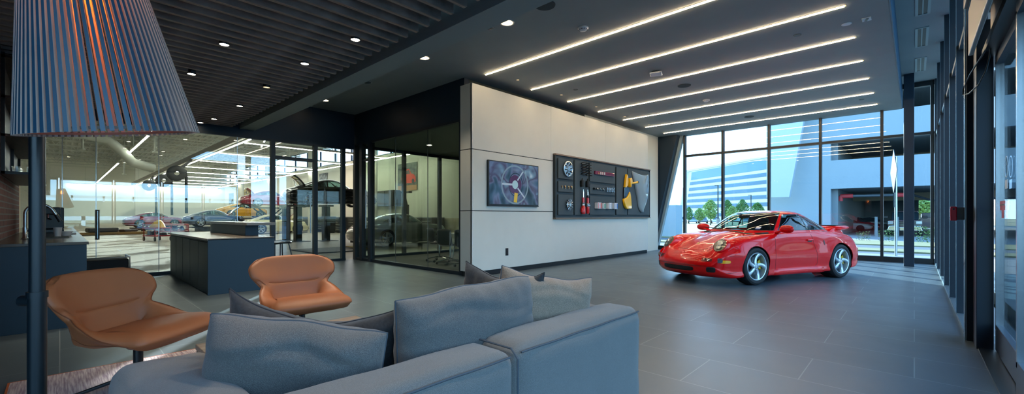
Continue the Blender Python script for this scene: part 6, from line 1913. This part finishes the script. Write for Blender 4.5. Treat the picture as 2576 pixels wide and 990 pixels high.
# ---- trees before the office block
M_leaf = mat('tree_leaves', '#55803f', 0.9, noise=0.35, nscale=1.2)
M_leaf2 = mat('tree_leaves_pale', '#7f9f58', 0.9, noise=0.3, nscale=1.2)
M_bark = mat('tree_bark', '#6f6a58', 0.9)
def tree(px, ytop, dep, w, lb, m=None, zb=None, py=None, seed=0):
    x, y = camxy((px - 1288) / 1073.0, dep)
    ztop = 1.18 + (542 - ytop) / 1073.0 * dep
    w *= .58
    t = thing('tree', lb, 'tree', (x, y, -0.4), 0, 'young trees along the far car park')
    random.seed(seed)
    tr = ztop * 0.30
    MB().tube([(0, 0, 0), (0.05, 0, tr), (0, 0, ztop * 0.7)], [w * .05, w * .04, w * .015], 8).build('trunk', M_bark, t)
    b = MB()
    for k in range(900):
        f = random.random(); h = tr * .85 + (ztop - tr * .85) * f
        rr = w * .5 * math.sin(PI * min(1, (f * .85 + .12))) ** .8 * random.random() ** .5
        a = random.random() * 2 * PI; s = w * random.uniform(.035, .07)
        c = Vector((rr * math.cos(a), rr * math.sin(a), h))
        q = Matrix.Rotation(random.random() * 6, 3, Vector((random.random(), random.random(), random.random())).normalized())
        vs = [c + q @ Vector(v) * s for v in ((-1, -.6, 0), (1, -.6, 0), (.2, 1, .3), (-.2, .2, 1))]
        b.add(vs, [(0, 1, 2), (0, 1, 3), (1, 2, 3), (0, 2, 3)])
    b.build('crown', m or M_leaf, t)
tree(1733, 515, 80, 2.6, 'small tree at the left edge beside the grey enclosure', seed=1)
tree(1760, 518, 78, 3.4, 'loose low tree, second from the left', M_leaf2, seed=2)
tree(1787, 497, 74, 4.4, 'tallest full green tree left of the middle mullion', M_leaf2, seed=3)
tree(1829, 497, 76, 3.6, 'green tree just right of the middle mullion', seed=4)
tree(1842, 512, 72, 3.4, 'short pale tree between the mullion and the car roof', M_leaf2, seed=5)
tree(1867, 496, 74, 3.8, 'pointed green tree above the windscreen', seed=6)
tree(1905, 504, 78, 4.2, 'rounded green tree right of the pointed one', seed=7)
tree(1943, 512, 82, 3.0, 'tree half hidden behind the garage corner', M_leaf2, seed=8)
for px, dep, yt, lb in ((1806, 70, 465, 'tall lamp post before the striped office block'), (1889, 85, 490, 'shorter lamp post above the red car roof')):
    x, y = camxy((px - 1288) / 1073.0, dep); h = 1.18 + (542 - yt) / 1073.0 * dep
    t = thing('lamp_post', lb, 'lamp post', (x, y, -0.1))
    MB().lathe([(.12, 0), (.08, h)], n=10).build('pole', M_framedk, t)
    MB().box(-.5, .1, -.15, .15, h, h + .1).build('lamp_head', M_framedk, t)
    MB().lathe([(.3, 0), (.3, .8)], n=12).build('footing', M_walk, t)
# small parked cars far away
def far_car(x, y, rz, lb, c, s=1.0, z=-0.42, grp='cars in the far car park', kind='parked_car'):
    t = thing(kind, lb, 'car', (x, y, z), rz, grp); t.scale = (s, s, s)
    P = []
    prof = [(-2.2, .35, .55, .70), (-2.1, .25, .78, .80), (-1.3, .22, .88, .86), (-.2, .22, .90, .88), (.9, .22, .88, .88), (1.9, .24, .72, .82), (2.2, .34, .55, .70)]
    for (x_, zb_, zt_, w_) in prof:
        P.append([(x_, w_ * .9, zb_), (x_, w_, zb_ + .12), (x_, w_, zt_ - .12), (x_, w_ * .86, zt_), (x_, 0, zt_ + .03), (x_, -w_ * .86, zt_), (x_, -w_, zt_ - .12), (x_, -w_, zb_ + .12), (x_, -w_ * .9, zb_)])
    b = MB().grid(P, closed_u=True); b.f.append(tuple(range(8, -1, -1))); b.f.append(tuple(54 + k for k in range(9)))
    b.build('body', mat('far_' + c[1:], c, 0.3, coat=1.0), t, smooth=True, fix=True, ang=40)
    P = []
    for (x_, z_, w_) in ((-1.7, .86, .70), (-.9, 1.32, .58), (.0, 1.40, .58), (.5, 1.30, .58), (1.2, .88, .70)):
        P.append([(x_, w_, .84), (x_, w_ * .97, z_ - .03), (x_, w_ * .8, z_), (x_, -w_ * .8, z_), (x_, -w_ * .97, z_ - .03), (x_, -w_, .84)])
    MB().grid(P).build('cabin_glass', mat('far_glass', '#2d3d48', 0.12), t, smooth=True)
    MB().box(-.9, .4, -.46, .46, 1.33, 1.42).build('roof', mat('far_' + c[1:], c, 0.3, coat=1.0), t, bevel=.04)
    for wx in (-1.35, 1.35):
        for sy in (-1, 1):
            MB().lathe([(0, -.1), (.22, -.1), (.33, -.09), (.33, .09), (.22, .1), (0, .1)], c=(wx, sy * .80, .33), n=20, axis='y', cap=False).build('wheel', M_tyre, t, smooth=True)
    return t
k = 0
for px, c, lb in ((1716, '#d6dde0', 'white parked car at the left end of the far row'), (1742, '#8fa2ae', 'grey parked car beside the white one in the far row'), (1768, '#5c6c78', 'dark parked car in the far row'), (1800, '#c9d4da', 'light parked car behind the lamp post footing'), (1876, '#aebcc4', 'silver parked car seen through the red car windscreen'), (1908, '#3c6378', 'teal parked car seen through the windscreen')):
    x, y = camxy((px - 1288) / 1073.0, 92 - k); far_car(x, y, R(112), lb, c); k += 1
# grey fenced enclosure left
t = thing('utility_enclosure', 'grey louvred utility enclosure outside the slanted wall', 'enclosure', (-12.7, 25.6, -0.1), 0)
MB().box(-6.0, 2.2, 0, 1.0, 0, 1.93).build('walls', mat('enclosure_grey', '#9aacb8', 0.8), t)
for z0 in (0.25, 1.1):
    for k in range(14): MB().box(-2.6 + 0.2 * k, -2.53 + 0.2 * k, -0.05, 0.0, z0, z0 + 0.6).build('louvre_slat', mat('louvre_pale', '#cdd8de', 0.6), t)
# garage cars and pickup
far_car(-5.2, 55.0, R(0), 'white sports car parked under the garage deck, nearest one', '#c9cfd2', 0.98, -0.38, 'cars under the garage deck')
far_car(-4.6, 59.0, R(-4), 'dark red car parked behind the white one in the garage', '#8b2230', 0.98, -0.38, 'cars under the garage deck')
far_car(-3.6, 63.0, R(-4), 'pale hatchback deeper in the garage', '#a9b8bc', 1.0, -0.38, 'cars under the garage deck')
t = thing('pickup_truck', 'large pickup truck facing the street beside the column', 'truck', (-0.54, 47.2, -0.38), R(-90))
# local +x is the front
M_truck = mat('truck_maroon', '#3b2632', 0.3, coat=1.0)
P = []
for (x_, zb_, zt_, w_) in ((2.75, .62, 1.10, .94), (2.70, .55, 1.22, .98), (1.9, .50, 1.28, 1.0), (1.0, .50, 1.30, 1.0), (-2.7, .55, 1.30, 1.0), (-2.8, .6, 1.25, .97)):
    P.append([(x_, w_ * .93, zb_), (x_, w_, zb_ + .12), (x_, w_, zt_ - .12), (x_, w_ * .9, zt_), (x_, -w_ * .9, zt_), (x_, -w_, zt_ - .12), (x_, -w_, zb_ + .12), (x_, -w_ * .93, zb_)])
b = MB().grid(P, closed_u=True); b.f.append(tuple(range(7, -1, -1))); b.f.append(tuple(40 + k for k in range(8)))
b.build('body', M_truck, t, fix=True, bevel=.02)
MB().prism([(1.15, 1.28), (.45, 1.86), (-1.0, 1.90), (-1.3, 1.28)], -.80, .80, 'y').build('cab', mat('far_glass', '#2d3d48', 0.12), t, bevel=.05)
MB().box(-1.0, .42, -.74, .74, 1.86, 1.95).build('roof', M_truck, t, bevel=.03)
MB().box(2.74, 2.82, -.92, .92, .86, 1.14).build('grille', M_gril, t)
MB().box(2.80, 2.86, -.95, .95, .985, 1.03).box(2.80, 2.86, -.95, .95, 1.13, 1.18).box(2.80, 2.86, -.95, .95, .84, .88).build('grille_bar', M_chrome, t)
MB().prism([(-1.0, .42), (-.9, .76), (-.45, .80), (-.35, .68), (.35, .68), (.45, .80), (.9, .76), (1.0, .42)], 2.72, 2.92, 'x').build('bumper', M_chrome, t, bevel=.02)
for sy in (-1, 1):
    MB().box(2.72, 2.84, sy * .80 - .16, sy * .80 + .16, .92, 1.12).build('headlamp', mat('truck_lamp', '#d6dde0', 0.15), t, bevel=.02)
    for wx in (1.85, -1.85):
        MB().lathe([(0, -.13), (.26, -.13), (.41, -.12), (.41, .12), (.26, .13), (0, .13)], c=(wx, sy * .88, .41), n=24, axis='y', cap=False).build('wheel', M_tyre, t, smooth=True)
MB().cbox((.9, 1.35, 1.02), (.12, .95, .82), R(0)).build('open_door', M_truck, t, bevel=.03)
MB().cbox((.9, 1.35, 1.58), (.06, .80, .42), R(0)).build('door_window', mat('far_glass', '#2d3d48', 0.12), t, bevel=.03)
MB().cbox((1.1, 1.15, 1.45), (.14, .28, .2)).cbox((1.1, -1.15, 1.45), (.14, .28, .2)).build('door_mirror', M_black, t, bevel=.03)
# shrubs on the verge
def shrub(x, y, r, lb, seed):
    random.seed(seed); b = MB()
    for k in range(160):
        a = random.random() * 2 * PI; q = random.random() ** .5 * r; h = random.random() * r * 1.6
        s = r * .10; c = Vector((q * math.cos(a), q * math.sin(a), h))
        b.add([c, c + Vector((s * math.cos(a * 3), s * math.sin(a * 3), s * 1.4)), c + Vector((s, -s * .5, s * .4))], [(0, 1, 2)])
    o = b.build('shrub', mat('shrub_leaves', '#4a6b3c', 0.9, noise=0.3, nscale=3)); o.location = (x, y, -0.08); tag(o, lb, 'shrub', 'shrubs along the verge')
shrub(-1.0, 28.0, .34, 'small green shrub left of the sign post', 3); shrub(0.3, 28.1, .45, 'green shrub in front of the truck right headlamp', 4); shrub(-1.9, 28.0, .28, 'low tuft of grass at the truck left corner', 5)
o = None
tree(2312, 478, 122, 14, 'leafy tree seen through the garage behind the pickup', M_leaf2, seed=11)
tree(2250, 490, 100, 9, 'pale tree behind the garage left of the pickup', M_leaf2, seed=12)
# diamond road sign seen from the side
sx_, sy_ = camxy((2256 - 1288) / 1073.0, 12.3 + 0.0)
sg = thing('road_sign', 'diamond road sign on a steel post seen nearly edge-on', 'road sign', (-0.41, 17.6, -0.06))
MB().lathe([(.035, 0), (.035, 3.05)], n=12).build('post', M_alu, sg, smooth=True)
a_ = R(100)
dd = Vector((math.cos(a_ - R(2)), math.sin(a_ - R(2)), 0))
cz = 2.6
bb = MB()
hw_ = .68
nn_ = Vector((dd.y, -dd.x, 0)) * .006
vs = []
for s_ in (-1, 1):
    for (q, z_) in ((0, hw_), (hw_, 0), (0, -hw_), (-hw_, 0)): vs.append(Vector((0, 0, cz + z_)) + dd * q + nn_ * s_ + Vector((-.05, 0, 0)))
bb.v = [tuple(v) for v in vs]; bb.f = [(0, 1, 2, 3), (7, 6, 5, 4)] + [(i, i + 4, (i + 1) % 4 + 4, (i + 1) % 4) for i in range(4)]
bb.build('sign_plate', mat('sign_back', '#3c474d', 0.55, metal=0.2), sg, fix=True)
MB().box(-.06, .02, -.02, .02, 1.5, 1.95).build('lower_plate', mat('sign_back', '#3c474d', 0.55, metal=0.2), sg)
# ---- what the side glazing looks out on (seen reflected in the workshop glass)
G('ground_road', 30, 44, -220, 200, -0.10, M_asph)
S('wall_embankment', MB().prism([(90, -0.2), (140, 5.2), (200, 5.2), (200, -0.2)], -260, 260, 'y'), M_dry)
gr = thing('guard_rail', 'long pale guard rail along the road beyond the side glazing', 'guard rail', (0, 0, 0))
for xx, z0, h in ((60, 0.0, 1.1), (138, 5.2, 1.3)):
    MB().box(xx, xx + .2, -220, 220, z0 + h * .5, z0 + h).build('rail', M_garlit, gr)
    b = MB(); y = -220
    while y < 220: b.box(xx, xx + .25, y, y + .4, z0 - .2, z0 + h); y += 6
    b.build('rail_posts', M_garlit, gr)
